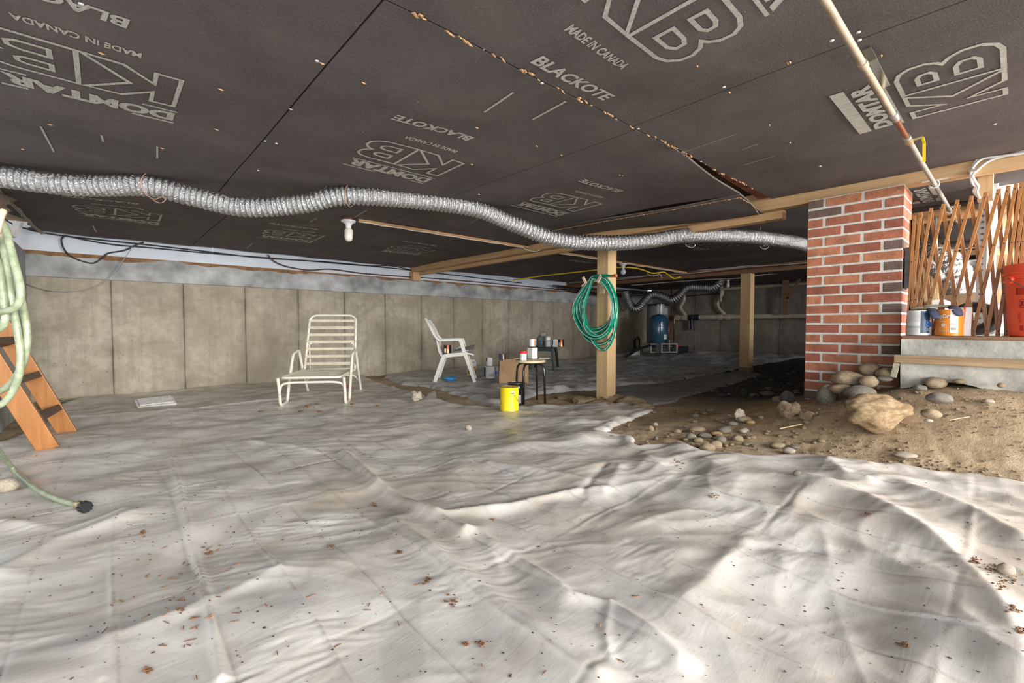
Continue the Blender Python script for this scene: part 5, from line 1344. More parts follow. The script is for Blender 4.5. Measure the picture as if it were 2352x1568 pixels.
# perforated steel angle and white upright
p = px(2258, 500, 4.6); ap = thing('slotted_angle', 'slotted grey steel angle hanging behind the gate', 'steel angle', (4.6, p.y, .76))
m = MB(); m.box((-.002, -.024, 0), (.002, .024, 1.04)); m.box((0, -.024, 0), (.03, -.020, 1.04)); build(m, 'angle', 'galvanised', ap)
m = MB()
for k in range(24): m.lathe([(.008, 0), (.008, .001), (0, .0012)], 8, (-.003, 0, .03+.042*k), (-1, 0, 0))
build(m, 'slots', 'ink_dark', ap)
p = px(2272, 500, 4.75); solid('white_upright', 'white painted upright behind the gate slats', 'upright', 'white_trim', lambda m: m.box((4.75, p.y-.04, .76), (4.83, p.y+.04, 1.98)), (4.75, p.y, .76), bev=.003)
# foil-wrapped ducts
def foilpipe(label, pts, r): 
    path = resample(smoothpath(pts, 10), .012); m = MB(); m.tube(path, [r*(1+.05*math.sin(k*1.9)+.03*math.sin(k*.7)) for k in range(len(path))], 20); return tag(build(m, 'foil_duct', 'foil', None, path[0], smooth=True), label, 'duct')
foilpipe('fat crumpled foil duct bending down behind the gate', [px(2110, 595, 5.3), px(2150, 600, 5.2), px(2178, 625, 5.1), px(2200, 670, 5.05), px(2206, 720, 5.05)], .13)
foilpipe('ribbed foil duct standing among boxes behind the gate', [px(2215, 600, 5.6), px(2218, 640, 5.6), px(2212, 690, 5.55), px(2216, 735, 5.5)], .10)
foilpipe('thin foil-wrapped pipe behind the left gate slats', [px(2128, 600, 4.8), px(2142, 618, 4.75), px(2160, 640, 4.7)], .035)
# bundle of thin wooden strips leaning
for k in range(9):
    u0 = 2106+6.2*k; a = px(u0+8, 745, 4.55+.03*(k % 3)); a.z = .74; b = px(u0-1, 610+2*k, 4.85+.02*(k % 3)); m = MB(); m.bar(a, b, .022, .012, (1, 0, 0))
    tag(build(m, 'wood_strip', 'stick_wood', None, a), 'thin pale wooden strip in the leaning bundle behind the gate', 'wood strip', 'wooden strips behind the gate')
solid('timber', 'grey-tan timber lying across the store behind the gate', 'timber', 'cardboard', lambda m: m.bar(px(2165, 694, 4.9), px(2420, 668, 4.9), .045, .10, (0, 0, 1)), px(2165, 694, 4.9), bev=.004)
solid('cardboard_box', 'cardboard box behind the middle of the gate', 'box', 'card_pale', lambda m: m.box((5.7, px(2262, 650, 5.7).y, .74), (6.1, px(2222, 650, 5.7).y, px(2240, 610, 5.7).z)), (5.7, 0, .74), bev=.004)
solid('cardboard_box', 'tall tan carton near the right of the gate', 'box', 'cardboard', lambda m: m.box((5.4, px(2320, 650, 5.4).y, .74), (5.8, px(2285, 650, 5.4).y, px(2300, 585, 5.4).z)), (5.4, 0, .74), bev=.004)
solid('storage_tote', 'white plastic tote low behind the gate', 'tote', 'tub_white', lambda m: m.box((4.5, px(2172, 720, 4.5).y, .76), (4.85, px(2128, 720, 4.5).y, px(2150, 688, 4.5).z)), (4.5, 0, .76), bev=.012)
solid('storage_tote', 'pale grey tote behind the right gate slats', 'tote', 'label_white', lambda m: m.box((4.6, px(2330, 720, 4.6).y, .76), (5.0, px(2283, 720, 4.6).y, px(2300, 700, 4.6).z)), (4.6, 0, .76), bev=.012)
p = px(2195, 668, 5.0); t = can('white_funnel_can', 'white round tin on the timber behind the gate', 'tin', (5.0, p.y, px(2195, 690, 5.0).z), .05, .10, 'tub_white')
for k, (u, v, x, mt, lab) in enumerate(((2226, 615, 5.9, 'cardboard', 'folded orange-brown carton flap behind the gate'), (2300, 640, 6.2, 'rubble_grey', 'grey box beside the tall tan carton'), (2250, 665, 5.3, 'block_grey', 'grey block on the timber behind the gate'), (2330, 640, 6.2, 'tin_dark', 'dark metal box far right behind the gate'), (2140, 570, 7.0, 'lumber_dark', 'dark boxes high at the back of the store'))):
    p = px(u, v, x); solid('storage_box', lab, 'box', mt, lambda m: m.box((x, p.y-.13, .738), (x+.25, p.y+.13, p.z+.05)), (x, p.y, .738), bev=.005)
p = px(2332, 545, 5.2); t = can('enamel_pot', 'white pot hanging in the store behind the gate', 'pot', (5.3, px(2285, 555, 5.3).y, px(2285, 568, 5.3).z), .08, .13, 'porcelain')
# black rubber ring (coiled pipe) on the floor
p = px(2243, 742, 4.25); t = thing('rubber_ring', 'black rubber coil leaning behind the gate', 'rubber coil', (4.25, p.y, .76))
m = MB(); R_ = .085
m.tube([(0.02*math.sin(a), R_*math.cos(a), .105+.075*math.sin(a)) for a in np.linspace(0, 2*PI, 30)], .032, 14, cap=False); build(m, 'ring', 'rubber', t, smooth=True)
m = MB(); m.tube([(.05+0.02*math.sin(a), .02+R_*math.cos(a), .11+.08*math.sin(a)) for a in np.linspace(0, 2*PI, 30)], .03, 14, cap=False); build(m, 'ring', 'rubber', t, smooth=True)
# shelf with paint bucket, board behind
sh_ = px(2315, 425, 4.9)
solid('shelf', 'white shelf board high in the store at the right edge', 'shelf', 'white_trim', lambda m: (m.box((4.85, sh_.y-.7, sh_.z-.10), (5.3, px(2277, 430, 4.85).y, sh_.z+.02))), (4.85, sh_.y, sh_.z-.1), bev=.004)
solid('chipboard_panel', 'pale chipboard panel behind the high shelf', 'panel', 'osb', lambda m: m.box((5.5, -2.6, 1.35), (5.54, px(2272, 430, 5.5).y, 1.99)), (5.5, 0, 1.35))
q = px(2322, 418, 5.05); q.z = sh_.z+.02
t = can('paint_bucket', 'white paint bucket with green label on the high shelf', 'paint bucket', q, .13, .30, 'tub_white', [('label_green', -1.2, .35, .06, .62), ('label_navy', -1.2, .9, .62, .67), ('label_white', -.1, .2, .2, .5)], rim='tub_white')
fine_print(t, q, .132, .145, .175, -.12, .2, 2, 'label_navy')
solid('cardboard_box', 'cardboard box beside the paint bucket on the high shelf', 'box', 'cardboard', lambda m: m.box((5.0, px(2352, 410, 5.0).y-.35, sh_.z+.02), (5.3, px(2340, 410, 5.0).y-.02, sh_.z+.25)), (5, 0, sh_.z), bev=.004)
solid('blue_tarp', 'folded blue tarpaulin on the joist end behind the gate', 'tarpaulin', 'cover_clear', lambda m: m.box((5.35, px(2252, 470, 5.35).y, px(2245, 478, 5.35).z), (5.5, px(2232, 470, 5.35).y, px(2245, 455, 5.35).z)), (5.35, 0, 1.7), bev=.01)
for k in range(4):
    m = MB(); m.tube(smoothpath([px(2095, 570+5*k, 6.2), px(2180, 560-1*k, 6.0), px(2262, 548+2*k, 5.8), px(2360, 520+4*k, 5.6)], 6), .012, 8)
    tag(build(m, 'conduit', ('galvanised', 'cable_black', 'copper_pipe', 'galvanised')[k], None, px(2095, 570+5*k, 6.2), smooth=True), ('upper grey conduit crossing the store behind the gate', 'black cable crossing the store under the grey conduit', 'copper pipe crossing the store behind the gate', 'lowest grey conduit crossing the store behind the gate')[k], 'conduit')
m = MB(); m.tube([(5.05, px(2148, 500, 5.05).y, 1.70), (5.05, px(2150, 560, 5.05).y, 1.36)], .014, 10); tag(build(m, 'drop_pipe', 'galvanised', None, (5.05, px(2148, 500, 5.05).y, 1.36), smooth=True), 'short grey drop pipe below the clipped pipe end', 'pipe')
# white cable bundle on the beam
cb = thing('cable_bundle', 'bundle of white cables stapled to the beam at the right edge', 'cable', (3.985, -.1, 1.8)); c0 = Vector((3.985, -.1, 1.8))
for k, off in enumerate(((0, 0), (4, 5), (-3, 8))):
    P = [px(u+off[0]*.5, v+off[1], 3.985-.004*k) for u, v in ((2420, 330), (2352, 344), (2290, 352), (2258, 357), (2240, 372), (2231, 392))] if k != 1 else [px(u, v, 3.98) for u, v in ((2420, 336), (2352, 350), (2300, 360), (2268, 372), (2246, 390), (2234, 402))]
    P += [px(2236+off[0], 412+off[1], 4.05), px(2243+off[0], 428, 4.1), px(2240+off[0], 440, 4.12), px(2250, 455, 4.15)]
    m = MB(); m.tube(smoothpath(P, 6), .0075, 8); build(m, 'cable', 'cable_white', cb, c0, smooth=True)
m = MB(); m.bar(px(2226, 394, 3.97), px(2244, 389, 3.97), .012, .02, (1, 0, 0)); build(m, 'strap', 'twine', cb, c0)

# ------------------------------------------------------------------ stones on the earth
S = 1/3.92
STN = [(695, 590, 180, 110, 'stone_tan', 'rounded stone on top of the cobble pile against the column'), (865, 630, 190, 100, 'stone_tan', 'cobble wedged between column and concrete ledge'),
       (520, 685, 270, 140, 'stone_tan', 'largest oval cobble in the pile at the column'), (685, 700, 150, 100, 'stone_tan', 'round cobble right of the largest oval cobble'),
       (815, 672, 130, 45, 'stone_grey', 'flat dark stone tucked behind the round cobble'), (445, 772, 200, 84, 'stone_tan', 'oval cobble below the largest one in the pile'),
       (632, 808, 260, 120, 'stone_grey', 'long greyish cobble at the front of the pile'), (310, 832, 175, 175, 'stone_grey', 'dark grey cobble at the left end of the pile'),
       (1345, 850, 210, 95, 'stone_grey', 'greenish flat cobble half buried under the ledge'), (1300, 715, 190, 95, 'stone_tan', 'cobble under the concrete ledge edge'),
       (1260, 990, 175, 80, 'stone_tan', 'smooth cobble sunk in earth right of the boulder'), (1140, 755, 110, 55, 'stone_grey', 'small grey stone left of the ledge cobble'),
       (1505, 695, 115, 42, 'stone_tan', 'flat stone pressed under the ledge'), (1020, 1375, 175, 50, 'stone_pale', 'pale flat stone on the earth near the sheet edge'),
       (1860, 728, 60, 40, 'stone_tan', 'small stone under the right end of the ledge'), (1205, 1045, 70, 30, 'stone_pale', 'small pale stone below the sunk cobble'), (1740, 1260, 90, 40, 'stone_pale', 'whitish stone at the right on bare earth')]
for x, y, w_, h_, mt, lab in STN:
    XX = {590: 3.80, 630: 3.78, 685: 3.70, 700: 3.66, 672: 3.70, 772: 3.62, 808: 3.56, 832: 3.62, 715: 3.70, 695: 3.72, 755: 3.64, 728: 3.68}.get(y)
    rock('stone', 1830+x*S, 700+y*S, w_*S, h_*S, mt, lab, sink=.12, X=XX)
BLD = rock_mesh(27, 4, .32)
for v_ in BLD.vertices:
    c_ = v_.co; c_.z *= (1.0-.30*max(0, c_.x))*(.80 if c_.z > 0 else 1); c_.x *= 1.05 if c_.x > 0 else .95
rock('boulder', 2036, 953, 150, 78, 'boulder_rock', 'large rough ochre boulder on the earth below the ledge', src=[BLD], deep=.75, cat='boulder', X=3.20)
S = 1/4.9
ST2 = [(1225, 632, 175, 95, 'stone_tan', 'double cobble at the sheet edge, front one'), (1312, 600, 130, 90, 'stone_tan', 'double cobble at the sheet edge, rear one'), (1030, 512, 125, 80, 'stone_grey', 'grey cobble left in the cobble patch'),
       (1112, 548, 112, 58, 'stone_tan', 'low cobble in the middle of the cobble patch'), (1110, 427, 190, 62, 'stone_tan', 'long flat cobble at the back of the cobble patch'), (1320, 477, 125, 46, 'stone_orange', 'orange flat stone in the cobble patch'),
       (1420, 440, 165, 75, 'stone_grey', 'broad cobble right of the orange stone'), (1630, 442, 115, 55, 'stone_pale', 'pale stone right of the cobble patch'), (1640, 312, 165, 62, 'stone_tan', 'flat cobble at the foot of the upright pale stone'),
       (1702, 342, 95, 40, 'stone_orange', 'small orange stone near the upright pale stone'), (2015, 612, 165, 62, 'stone_tan', 'flat tan cobble near the sheet edge below the stick'), (2142, 667, 135, 66, 'stone_pale', 'pale rounded stone close to the sheet edge'),
       (2205, 625, 120, 34, 'stone_grey', 'thin slab stone behind the pale rounded stone'), (140, 520, 92, 52, 'stone_tan', 'stone at the corner of the sheet notch'), (572, 412, 64, 62, 'stone_tan', 'small upright stone near the notch of the sheet'),
       (622, 366, 64, 44, 'stone_pale', 'small pale stone behind the upright small stone'), (872, 446, 84, 50, 'stone_tan', 'lone stone left of the cobble patch'), (1242, 210, 95, 50, 'stone_grey', 'grey stone on bare earth behind the cobble patch'),
       (1076, 270, 75, 42, 'stone_grey', 'small dark stone on bare earth near the post'), (1372, 540, 125, 80, 'stone_grey', 'cobble behind the double cobble'), (1562, 530, 125, 72, 'stone_tan', 'cobble at the right end of the patch'), (1192, 500, 155, 60, 'stone_grey', 'flat grey cobble in the middle of the patch'),
       (1500, 360, 120, 50, 'stone_grey', 'flat grey stone left of the upright pale stone'), (2130, 62, 160, 145, 'stone_dark', 'dark round stone beside the column foot'), (1900, 24, 150, 60, 'stone_grey', 'grey slab stone in the shade beside the column'), (2010, 84, 110, 70, 'stone_tan', 'brown stone in the shade beside the column')]
for x, y, w_, h_, mt, lab in ST2:
    rock('stone', 1380+x*S, 900+y*S, w_*S, h_*S, mt, lab, sink=.18)
rock('stone', 1702, 957, 24, 27, 'stone_pale', 'pale angular stone standing upright on the earth', src=ROUGH, sink=.05)
rock('earth_clod', 1822, 945, 50, 34, 'clod', 'large earth clod left of the boulder', src=ROUGH, cat='clod'); rock('earth_clod', 1856, 955, 28, 22, 'clod', 'smaller earth clod beside the large one', src=ROUGH, cat='clod')
rock('stone', 955, 920, 26, 20, 'stone_pale', 'pale angular stone holding down the torn sheet corner', src=ROUGH, sink=.0, up=.03); rock('stone', 1076, 991, 15, 12, 'stone_pale', 'small pale stone alone on the white sheet', sink=.0, up=.02)
rock('stone', 1834, 1108, 17, 14, 'stone_grey', 'small grey stone on the white sheet fold', sink=0, up=.035); rock('stone', -2, 1131, 52, 32, 'stone_pale', 'pale rounded stone at the left picture edge', sink=.0, up=.015)
rock('stone', 2322, 1337, 34, 26, 'stone_pale', 'stone in the dirt seam at the right of the sheet', sink=.1, up=.03)
random.seed(5)
def pebble_field(n, region, name, label, group, mats, smin, smax):
    k = 0
    while k < n:
        u = random.uniform(region[0], region[2]); v = random.uniform(region[1], region[3]); p = gp(u, v)
        if inside(np.array([p.x]), np.array([p.y]), MAIN)[0] or inside(np.array([p.x]), np.array([p.y]), GREY)[0] or p.x > 9: continue
        if CX-.15 < p.x < CX+.5 and p.y < 1.2 and p.y > .4: continue
        mt = random.choice(mats); base = random.choice(SMALL); key = (base.name, mt)
        if key not in MM: me = base.copy(); me.materials.clear(); me.materials.append(MATS[mt]); MM[key] = me
        o = bpy.data.objects.new(name, MM[key]); COL.objects.link(o); s = random.uniform(smin, smax)
        o.scale = (s, s*random.uniform(.6, .9), s*random.uniform(.4, .65)); o.rotation_euler = (0, 0, random.uniform(0, 6)); o.location = (p.x, p.y, gz(p.x, p.y)+s*.30); tag(o, label, 'pebble', group); k += 1
pebble_field(90, (1420, 940, 1900, 1030), 'pebble', 'small pebble on the bare earth left of the brick column', 'pebbles left of the column', ['stone_tan', 'stone_grey', 'clod', 'clod', 'stone_tan'], .010, .026)
pebble_field(45, (1900, 985, 2340, 1085), 'pebble', 'small pebble on the bare earth below the boulder', 'pebbles below the boulder', ['stone_tan', 'clod', 'clod'], .006, .014)
pebble_field(80, (1560, 835, 1842, 915), 'pebble', 'dark stone on the shaded earth behind the column', 'shaded stones behind the column', ['stone_dark', 'stone_grey', 'stone_dark'], .025, .07)
# grit: too many to count
def grit(name, label, n, sampler, s0, s1, mat, cat, flatk=.6):
    m = MB(); ico = [(0, 0, 1), (.89, 0, .45), (.28, .85, .45), (-.72, .53, .45), (-.72, -.53, .45), (.28, -.85, .45), (0, 0, -.6)]
    fs = [(0, 1, 2), (0, 2, 3), (0, 3, 4), (0, 4, 5), (0, 5, 1), (6, 2, 1), (6, 3, 2), (6, 4, 3), (6, 5, 4), (6, 1, 5)]
    k = 0
    while k < n:
        q = sampler()
        if q is None: continue
        s = random.uniform(s0, s1)*random.uniform(.5, 1.3); a = random.uniform(0, 6); c, sn = math.cos(a), math.sin(a); e = random.uniform(.5, 1)
        m.add([(q[0]+s*(c*x*1-sn*y*e), q[1]+s*(sn*x+c*y*e), q[2]+s*flatk*z*random.uniform(.7, 1.2)) for x, y, z in ico], fs); k += 1
    o = build(m, name, mat); tag(o, label, cat, kind='stuff'); return o
def earth_pt():
    u = random.uniform(1400, 2352); v = random.uniform(835, 1110); p = gp(u, v)
    if p.x > 10 or inside(np.array([p.x]), np.array([p.y]), MAIN)[0]: return None
    return p.x, p.y, gz(p.x, p.y)+.002
grit('earth_grit', 'brown grit and crumbs strewn over the bare earth', 1500, earth_pt, .003, .011, 'clod', 'grit')
grit('earth_grit', 'pale grit strewn over the bare earth', 260, earth_pt, .002, .008, 'stone_pale', 'grit')

# ------------------------------------------------------------------ litter on the sheet
def litter_pt():
    u = random.uniform(0, 2352); v = random.uniform(905, 1568)
    if random.random() < .4: u = random.uniform(0, 1100); v = random.uniform(930, 1250)
    p, n = on_sheet(u, v); return p.x, p.y, p.z+.001
grit('leaf_crumbs', 'dark crumbs of leaf litter scattered over the white sheet', 900, litter_pt, .0018, .0050, 'crumb_dark', 'leaf litter', .4)
def clump_fn():
    cl = [(985, 1335, 10), (1040, 1385, 12), (1105, 1480, 12), (415, 1400, 14), (2240, 1290, 12), (2270, 1310, 20), (2300, 1340, 22), (2330, 1400, 16), (2345, 1450, 14), (2075, 1480, 10), (1990, 1180, 8), (860, 1160, 8), (340, 1540, 10), (760, 1255, 12), (1560, 1062, 16), (1640, 1140, 12), (1070, 1480, 8), (700, 940, 14), (720, 930, 20), (790, 935, 14), (760, 945, 16), (640, 945, 12), (920, 1270, 6), (330, 1225, 8), (480, 1270, 12), (2320, 1330, 22), (2290, 1300, 18)]
    c = random.choice(cl); p, n = on_sheet(c[0]+random.gauss(0, c[2]*.6), c[1]+random.gauss(0, c[2]*.35)); return p.x, p.y, p.z+.002
grit('leaf_crumbs', 'little heaps of brown litter gathered in the folds of the sheet', 480, clump_fn, .002, .007, 'leaf_brown', 'leaf litter', .6)
m = MB()
for k in range(75):
    if random.random() < .6: u = random.gauss(440, 90); v = random.gauss(1370, 90)
    else: u = random.uniform(100, 1500); v = random.uniform(1150, 1550)
    p, n = on_sheet(u, v)
    a = random.uniform(0, PI); L = random.uniform(.005, .013); d = Vector((math.cos(a), math.sin(a), 0)); m.bar(p-d*L+n*.002, p+d*L+n*.002, .0018, .0015)
tag(build(m, 'pine_needles', 'needle_rust'), 'rust-brown pine needles strewn over the near sheet', 'pine needles', kind='stuff')
def leaf(u, v, s, label, mat='leaf_brown'):
    p, n = on_sheet(u, v); m = MB(); P = []
    for k in range(7):
        a = 2*PI*k/7; P.append(Vector((math.cos(a)*s*(1 if k % 2 else .7), math.sin(a)*s*.7, .25*s*math.sin(a*2+1))))
    m.add([Vector((0, 0, .3*s))]+P, [(0, 1+k, 1+(k+1) % 7) for k in range(7)]); o = build(m, 'dry_leaf', mat, loc=p+n*.004); tag(o, label, 'leaf')
    md = o.modifiers.new('thickness', 'SOLIDIFY'); md.thickness = .0012
leaf(1134, 1194, .012, 'reddish brown dry leaf near the middle of the white sheet', 'needle_rust')
for k, (u, v) in enumerate(((706, 932), (730, 928), (735, 945), (810, 928), (690, 945), (870, 932), (600, 945))):
    leaf(u, v, .03, ('dry leaf under the front of the lounger, left', 'dry leaf under the front of the lounger, middle', 'dry leaf in front of the lounger, middle', 'dry leaf by the lounger right foot', 'dry leaf in front of the lounger, left', 'orange dry leaf right of the lounger', 'dry leaf left of the lounger foot')[k])
def stick(u0, v0, u1, v1, wd, label, mat='stick_wood'):
    a = gp(u0, v0)+Vector((0, 0, .018)); b = gp(u1, v1)+Vector((0, 0, .018)); m = MB(); m.bar(a, b, wd, wd*.5); tag(build(m, 'stick', mat, None, a), label, 'stick')
stick(1791, 990, 1841, 980, .012, 'pale wooden stick on the earth left of the boulder'); stick(2180, 973, 2226, 965, .008, 'thin pale stick on the earth right of the boulder'); stick(1872, 911, 1893, 907, .012, 'short pale stick at the column foot')
a = stand(312, 934); bb = stand(402, 924); m = MB(); m.bar(a+Vector((0, 0, .025)), bb+Vector((0, 0, .025)), .17, .022, (-.1, -.35, 1)); m.bar(a+Vector((.02, 0, .045)), bb+Vector((-.02, 0, .045)), .15, .012, (-.1, -.35, 1)); nw = tag(build(m, 'folded_newspaper', 'newsprint', None, a, bev=.004), 'folded newspaper lying on the sheet by the long wall', 'newspaper')
m = MB()
for k in range(9):
    a_ = gp(95+6*k, 925-2*(k % 3)); d = Vector((random.uniform(-.1, .3), random.uniform(-.2, .2), 0)); m.bar(a_+Vector((0, 0, .01)), a_+d+Vector((0, 0, .02)), .008, .006)
tag(build(m, 'twigs', 'twine'), 'dry twigs heaped at the foot of the left wall', 'twigs', kind='stuff')
m = MB(); P = [gp(u, v)+Vector((0, 0, z)) for u, v, z in ((1003, 922, .03), (1000, 908, .06), (985, 912, .05), (975, 925, .03))]; m.prism(P, (0, 0, -1), .004); tag(build(m, 'sheet_flap', 'plastic_white', None, P[0]), 'turned-up white flap of sheeting by the pale stone', 'plastic flap')

# ------------------------------------------------------------------ far corner: tanks, pipes, blocks
tk = pd(1513, 760, 10.9); tz = .30
t = thing('pressure_tank', 'blue steel pressure tank on blocks in the far corner', 'tank', (tk.x, tk.y, tz))
m = MB(); m.lathe([(.15, 0), (.16, .06), (.165, .10), (.20, .13), (.21, .17), (.21, .62), (.195, .70), (.15, .76), (.08, .79), (0, .80)], 36); build(m, 'shell', 'tank_blue', t, smooth=True)
m = MB(); m.lathe([(.2115, .26), (.2135, .265), (.2115, .27)], 36); m.lathe([(.2115, .50), (.2135, .505), (.2115, .51)], 36); build(m, 'weld_band', 'tank_blue', t, smooth=True)
vw_ = math.atan2(-tk.y, -tk.x)
m = MB(); m.arc_band(.212, .20, .32, vw_+.55, vw_+1.0, seg=8); build(m, 'label', 'label_white', t); m = MB(); m.arc_band(.212, .52, .60, vw_+.5, vw_+1.1, seg=8); build(m, 'label', 'label_navy', t)
hk_ = pd(1511, 760, 11.6); t = thing('water_heater', 'grey cylindrical water heater behind the blue tank', 'water heater', (hk_.x, hk_.y, .06))
m = MB(); m.lathe([(.26, 0), (.275, .02), (.275, 1.27), (.25, 1.29), (0, 1.30)], 36); build(m, 'shell', 'tank_grey', t, smooth=True, angle=.7)
m = MB(); m.lathe([(.282, 1.26), (.284, 1.30), (.27, 1.31), (0, 1.315)], 36); build(m, 'top_rim', 'black_paint', t, smooth=True, angle=.7)
m = MB(); vh = math.atan2(-hk_.y, -hk_.x); m.arc_band(.277, 1.05, 1.2, vh+.55, vh+1.0, seg=8); build(m, 'label', 'label_grey', t)
def block(u, v, dep, label, rot):
    p = pd(u, v, dep); t = thing('concrete_block', label, 'concrete block', (p.x, p.y, max(.02, p.z)), rot)
    m = MB(); w_, h_, d_ = .19, .19, .19
    m.box((-w_, -d_, 0), (w_, d_, .03)); m.box((-w_, -d_, h_), (w_, d_, h_+.03))
    for x in (-w_, -.015, w_-.03): m.box((x, -d_, .03), (x+.03, d_, h_))
    build(m, 'block', 'block_grey', t)
block(1531, 809, 10.7, 'open grey concrete block under the blue tank pipework', math.atan2(RV.y, RV.x)); block(1502, 809, 10.9, 'dark concrete block under the blue tank', math.atan2(RV.y, RV.x)+.2)
m = MB(); m.box((-.3, -.15, 0), (.3, .15, .16)); p = pd(1555, 806, 11.2); tag(build(m, 'dark_crate', 'pvc_dark', None, (0, 0, 0), bev=.01, loc=(p.x, p.y, p.z-.05)), 'dark low crate right of the concrete block', 'crate')
for k, (u, x, z0, z1, mt) in enumerate(((1536, 10.7, .35, 1.05, 'copper_pipe'), (1548, 11.2, .42, 1.40, 'copper_pipe'), (1541, 11.3, 1.12, 1.83, 'copper_pipe'))):
    p = pd(u, 750, x); m = MB(); m.tube([(p.x, p.y, z0), (p.x, p.y, z1)], .014, 8); tag(build(m, 'copper_riser', mt, None, (p.x, p.y, z0), smooth=True), ('copper riser close to the blue tank', 'taller copper riser right of the tank', 'short copper riser above the tank')[k], 'pipe')
p = pd(1537, 790, 10.65); t = thing('pipe_manifold', 'dark brass valves and fittings at the tank foot', 'valve', (p.x, p.y, .28))
m = MB(); m.tube([(0, 0, 0), (0, 0, .22)], .03, 10); m.tube([(-.12, .1, .06), (.16, -.14, .06)], .022, 10); build(m, 'fitting', 'tin_dark', t, smooth=True, angle=.8)
m = MB(); m.tube([(.12, -.11, .07), (.18, -.16, .09)], .02, 8); build(m, 'valve_handle', 'lid_red', t)
# drain pipe along the far wall
DZ = px(1700, 727, 11.6).z; y0 = px(1556, 727, 11.6).y
t = thing('drain_pipe', 'cream plastic drain pipe along the far wall', 'drain pipe', (11.6, y0, DZ)); d0 = Vector((11.6, y0, DZ))
m = MB(); m.tube([(11.6, y0, DZ), (11.6, .2, DZ)], .062, 16); build(m, 'main_pipe', 'pvc_cream', t, d0, smooth=True, angle=.8)
for u in (1556, 1573, 1655, 1672):
    y = px(u, 727, 11.6).y; m = MB(); m.tube([(11.6, y-.05, DZ), (11.6, y+.05, DZ)], .074, 16); build(m, 'coupling', 'pvc_cream', t, d0, smooth=True, angle=.8)
for u in (1588, 1601):
    y = px(u, 727, 11.6).y; m = MB(); m.tube([(11.6, y-.07, DZ), (11.6, y+.07, DZ)], .07, 16)
    if u == 1588: m.tube([(11.6, y, DZ-.02), (11.6, y-.02, DZ-.33)], .05, 12)
    build(m, 'dark_fitting', 'pvc_dark', t, d0, smooth=True, angle=.8)
P = [px(1571, 668, 11.6), px(1571, 690, 11.6), px(1563, 705, 11.6), px(1568, 715, 11.6), px(1575, 724, 11.6)]
m = MB(); m.tube(resample(smoothpath(P, 6), .03), .046, 14); build(m, 'branch', 'pvc_cream', t, d0, smooth=True)
P = [px(1652, 645, 11.6), px(1660, 672, 11.6), px(1650, 688, 11.6), px(1650, 705, 11.6), px(1665, 722, 11.6)]
m = MB(); m.tube(resample(smoothpath(P, 6), .03), .036, 14); m.tube([px(1657, 660, 11.5), px(1655, 693, 11.5)], .03, 12); build(m, 'branch', 'pvc_cream', t, d0, smooth=True)
hz = px(1660, 661, 11.5); m = MB(); m.tube([(11.5, px(1655, 662, 11.5).y, px(1700, 661, 11.5).z), (11.5, .2, px(1840, 650, 11.5).z)], .035, 12); tag(build(m, 'wall_pipe', 'pvc_cream', None, (11.5, hz.y, hz.z), smooth=True, angle=.8), 'pale pipe high on the far wall under the ceiling', 'pipe')
p = px(1803, 690, 11.2); hb = thing('timber_bracket', 'brown timber bracket hanging from the far ceiling to the drain pipe', 'bracket', (11.2, p.y, px(1803, 723, 11.2).z))
m = MB(); m.box((0, -.06, 0), (.05, .06, 1.83-hb.location.z)); build(m, 'upright', 'lumber_dark', hb); m = MB(); m.bar((.02, -.05, .35), (.02, -.28, .80), .05, .04, (1, 0, 0)); build(m, 'brace', 'lumber_dark', hb)
# black pipe arching from the tank to the floor, pale sheet behind it, coil of cable
P = [pd(1495, 793, 10.7), pd(1470, 800, 10.4), pd(1450, 810, 10.0)]; P.append(gp(1436, 823)+Vector((0, 0, .03)))
m = MB(); m.tube(smoothpath(P, 8), .028, 10); tag(build(m, 'black_pipe', 'rubber', None, P[-1], smooth=True), 'black plastic pipe arching from the tank to the sheet', 'pipe')
m = MB(); a = gp(1441, 822); b = gp(1470, 820); m.prism([a, b, b+Vector((0, 0, .17)), a.lerp(b, .6)+Vector((0, 0, .12))], HV, .02); tag(build(m, 'foam_offcut', 'white_trim', None, a), 'white foam offcut leaning behind the black pipe', 'foam offcut')
m = MB(); c = py(1462, 790, 7.0)
for k in range(3): m.tube([c+Vector((math.cos(q)*(.13-.01*k), -.02*k, .17*math.sin(q)+.02*k)) for q in np.linspace(0, 2*PI, 28)], .009, 6, cap=False)
tag(build(m, 'cable_coil', 'cable_black', None, c, smooth=True), 'black cable coil leaning on the long wall near the tank', 'cable coil')
m = MB(); m.tube(smoothpath([py(1420, 668, 7.0), py(1426, 708, 7.0), py(1436, 712, 7.0), py(1441, 690, 7.0)], 8), .007, 6); tag(build(m, 'loose_cable', 'cable_black', None, py(1420, 668, 7.0)), 'black cable loop on the long wall left of the small duct', 'cable')

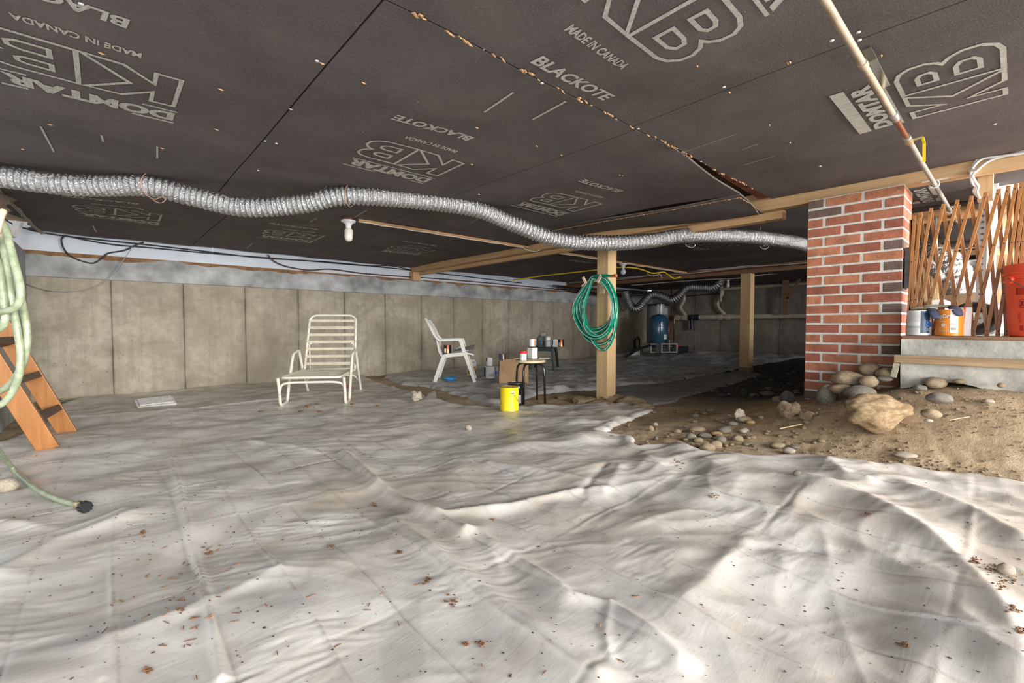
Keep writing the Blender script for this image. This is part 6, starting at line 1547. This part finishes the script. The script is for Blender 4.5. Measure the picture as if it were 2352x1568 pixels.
# ------------------------------------------------------------------ cables along the rim and ceiling
def cable(label, pts, r, mat, n=8):
    P = smoothpath(pts, n); m = MB(); m.tube(P, r, 6); tag(build(m, 'cable', mat, None, P[0], smooth=True), label, 'cable')
RY = WY-.03
cable('black cable drooping in a loop below the pale rim at left', [py(150, 541, RY), py(141, 550, RY), py(146, 570, RY), py(162, 588, RY), py(190, 600, RY), py(215, 604, RY), py(235, 592, RY), py(250, 581, RY), py(285, 575, RY), py(312, 563, RY), py(330, 556, RY)], .008, 'cable_black')
cable('upper black cable running along the pale rim', [py(10, 503, RY-.2), py(40, 519, RY), py(100, 534, RY), py(180, 545, RY), py(350, 563, RY), py(480, 578, RY), py(600, 592, RY), py(760, 602, RY), py(960, 622, RY), py(1200, 650, RY)], .008, 'cable_black')
cable('lower black cable running along the pale rim', [py(150, 541, RY), py(250, 560, RY), py(360, 570, RY), py(500, 583, RY), py(620, 592, RY), py(720, 600, RY), py(840, 610, RY), py(905, 611, RY), py(960, 625, RY)], .007, 'cable_black')
cable('thin wire hanging in a wide bow on the long wall', [py(308, 556, RY-.05), py(295, 580, RY-.05), py(270, 615, RY-.05), py(245, 642, RY-.03), py(215, 660, RY-.02), py(170, 669, RY-.02), py(110, 667, RY-.02), py(60, 652, RY-.02)], .0035, 'wire_steel')
cable('dark cable sagging from the ceiling edge along the sill', [py(615, 585, RY), py(630, 600, RY), py(660, 612, RY), py(710, 620, RY), py(760, 618, RY), py(830, 627, RY), py(930, 635, RY), py(1010, 640, RY), py(1150, 652, RY), py(1260, 662, RY), py(1330, 668, RY)], .009, 'cable_brown')
cable('yellow cable looping past the lamp to the second beam', [pd(1178, 643, 8.6), pd(1240, 634, 8.2), pd(1310, 626, 7.8), pd(1366, 620, 7.5), pd(1416, 614, 7.3), pd(1455, 615, 7.3), pd(1478, 620, 7.4), pd(1498, 627, 7.5), pd(1525, 625, 7.6), pd(1536, 632, 7.7), pd(1548, 639, 7.8), pd(1563, 636, 7.9)], .012, 'cable_yellow')
cable('pale cable along the far ceiling right of the second post', [pd(1450, 655, 10), pd(1560, 646, 9.6), pd(1640, 641, 9.3), pd(1700, 638, 9.0), pd(1760, 630, 8.9), pd(1845, 624, 8.7)], .010, 'pvc_cream')
cable('black cable across the far wall above the drain pipe', [px(1548, 683, 11.78), px(1600, 678, 11.78), px(1665, 673, 11.78)], .012, 'cable_black')
cable('white cable tangle end on the second beam', [pd(1486, 628, 7.9), pd(1500, 634, 7.9), pd(1515, 629, 7.9), pd(1520, 638, 7.9)], .006, 'cable_white')
for k in range(5):
    cable(('topmost', 'second', 'third', 'fourth', 'lowest')[k]+' dark service cable bunched under the rim near the tank', [py(1270+10*k, 655+3*k, 6.9), py(1400, 664+4*k, 6.85), py(1500+10*k, 670+3*k, 6.8), py(1540, 672+3*k, 6.8)], .014, 'cable_black' if k % 2 else 'cable_brown')
m = MB(); m.tube([py(1320, 664, 6.95), py(1480, 674, 6.95)], .045, 12); tag(build(m, 'wall_pipe', 'pvc_cream', None, py(1320, 664, 6.95), smooth=True, angle=.8), 'pale pipe under the rim behind the hose post', 'pipe')
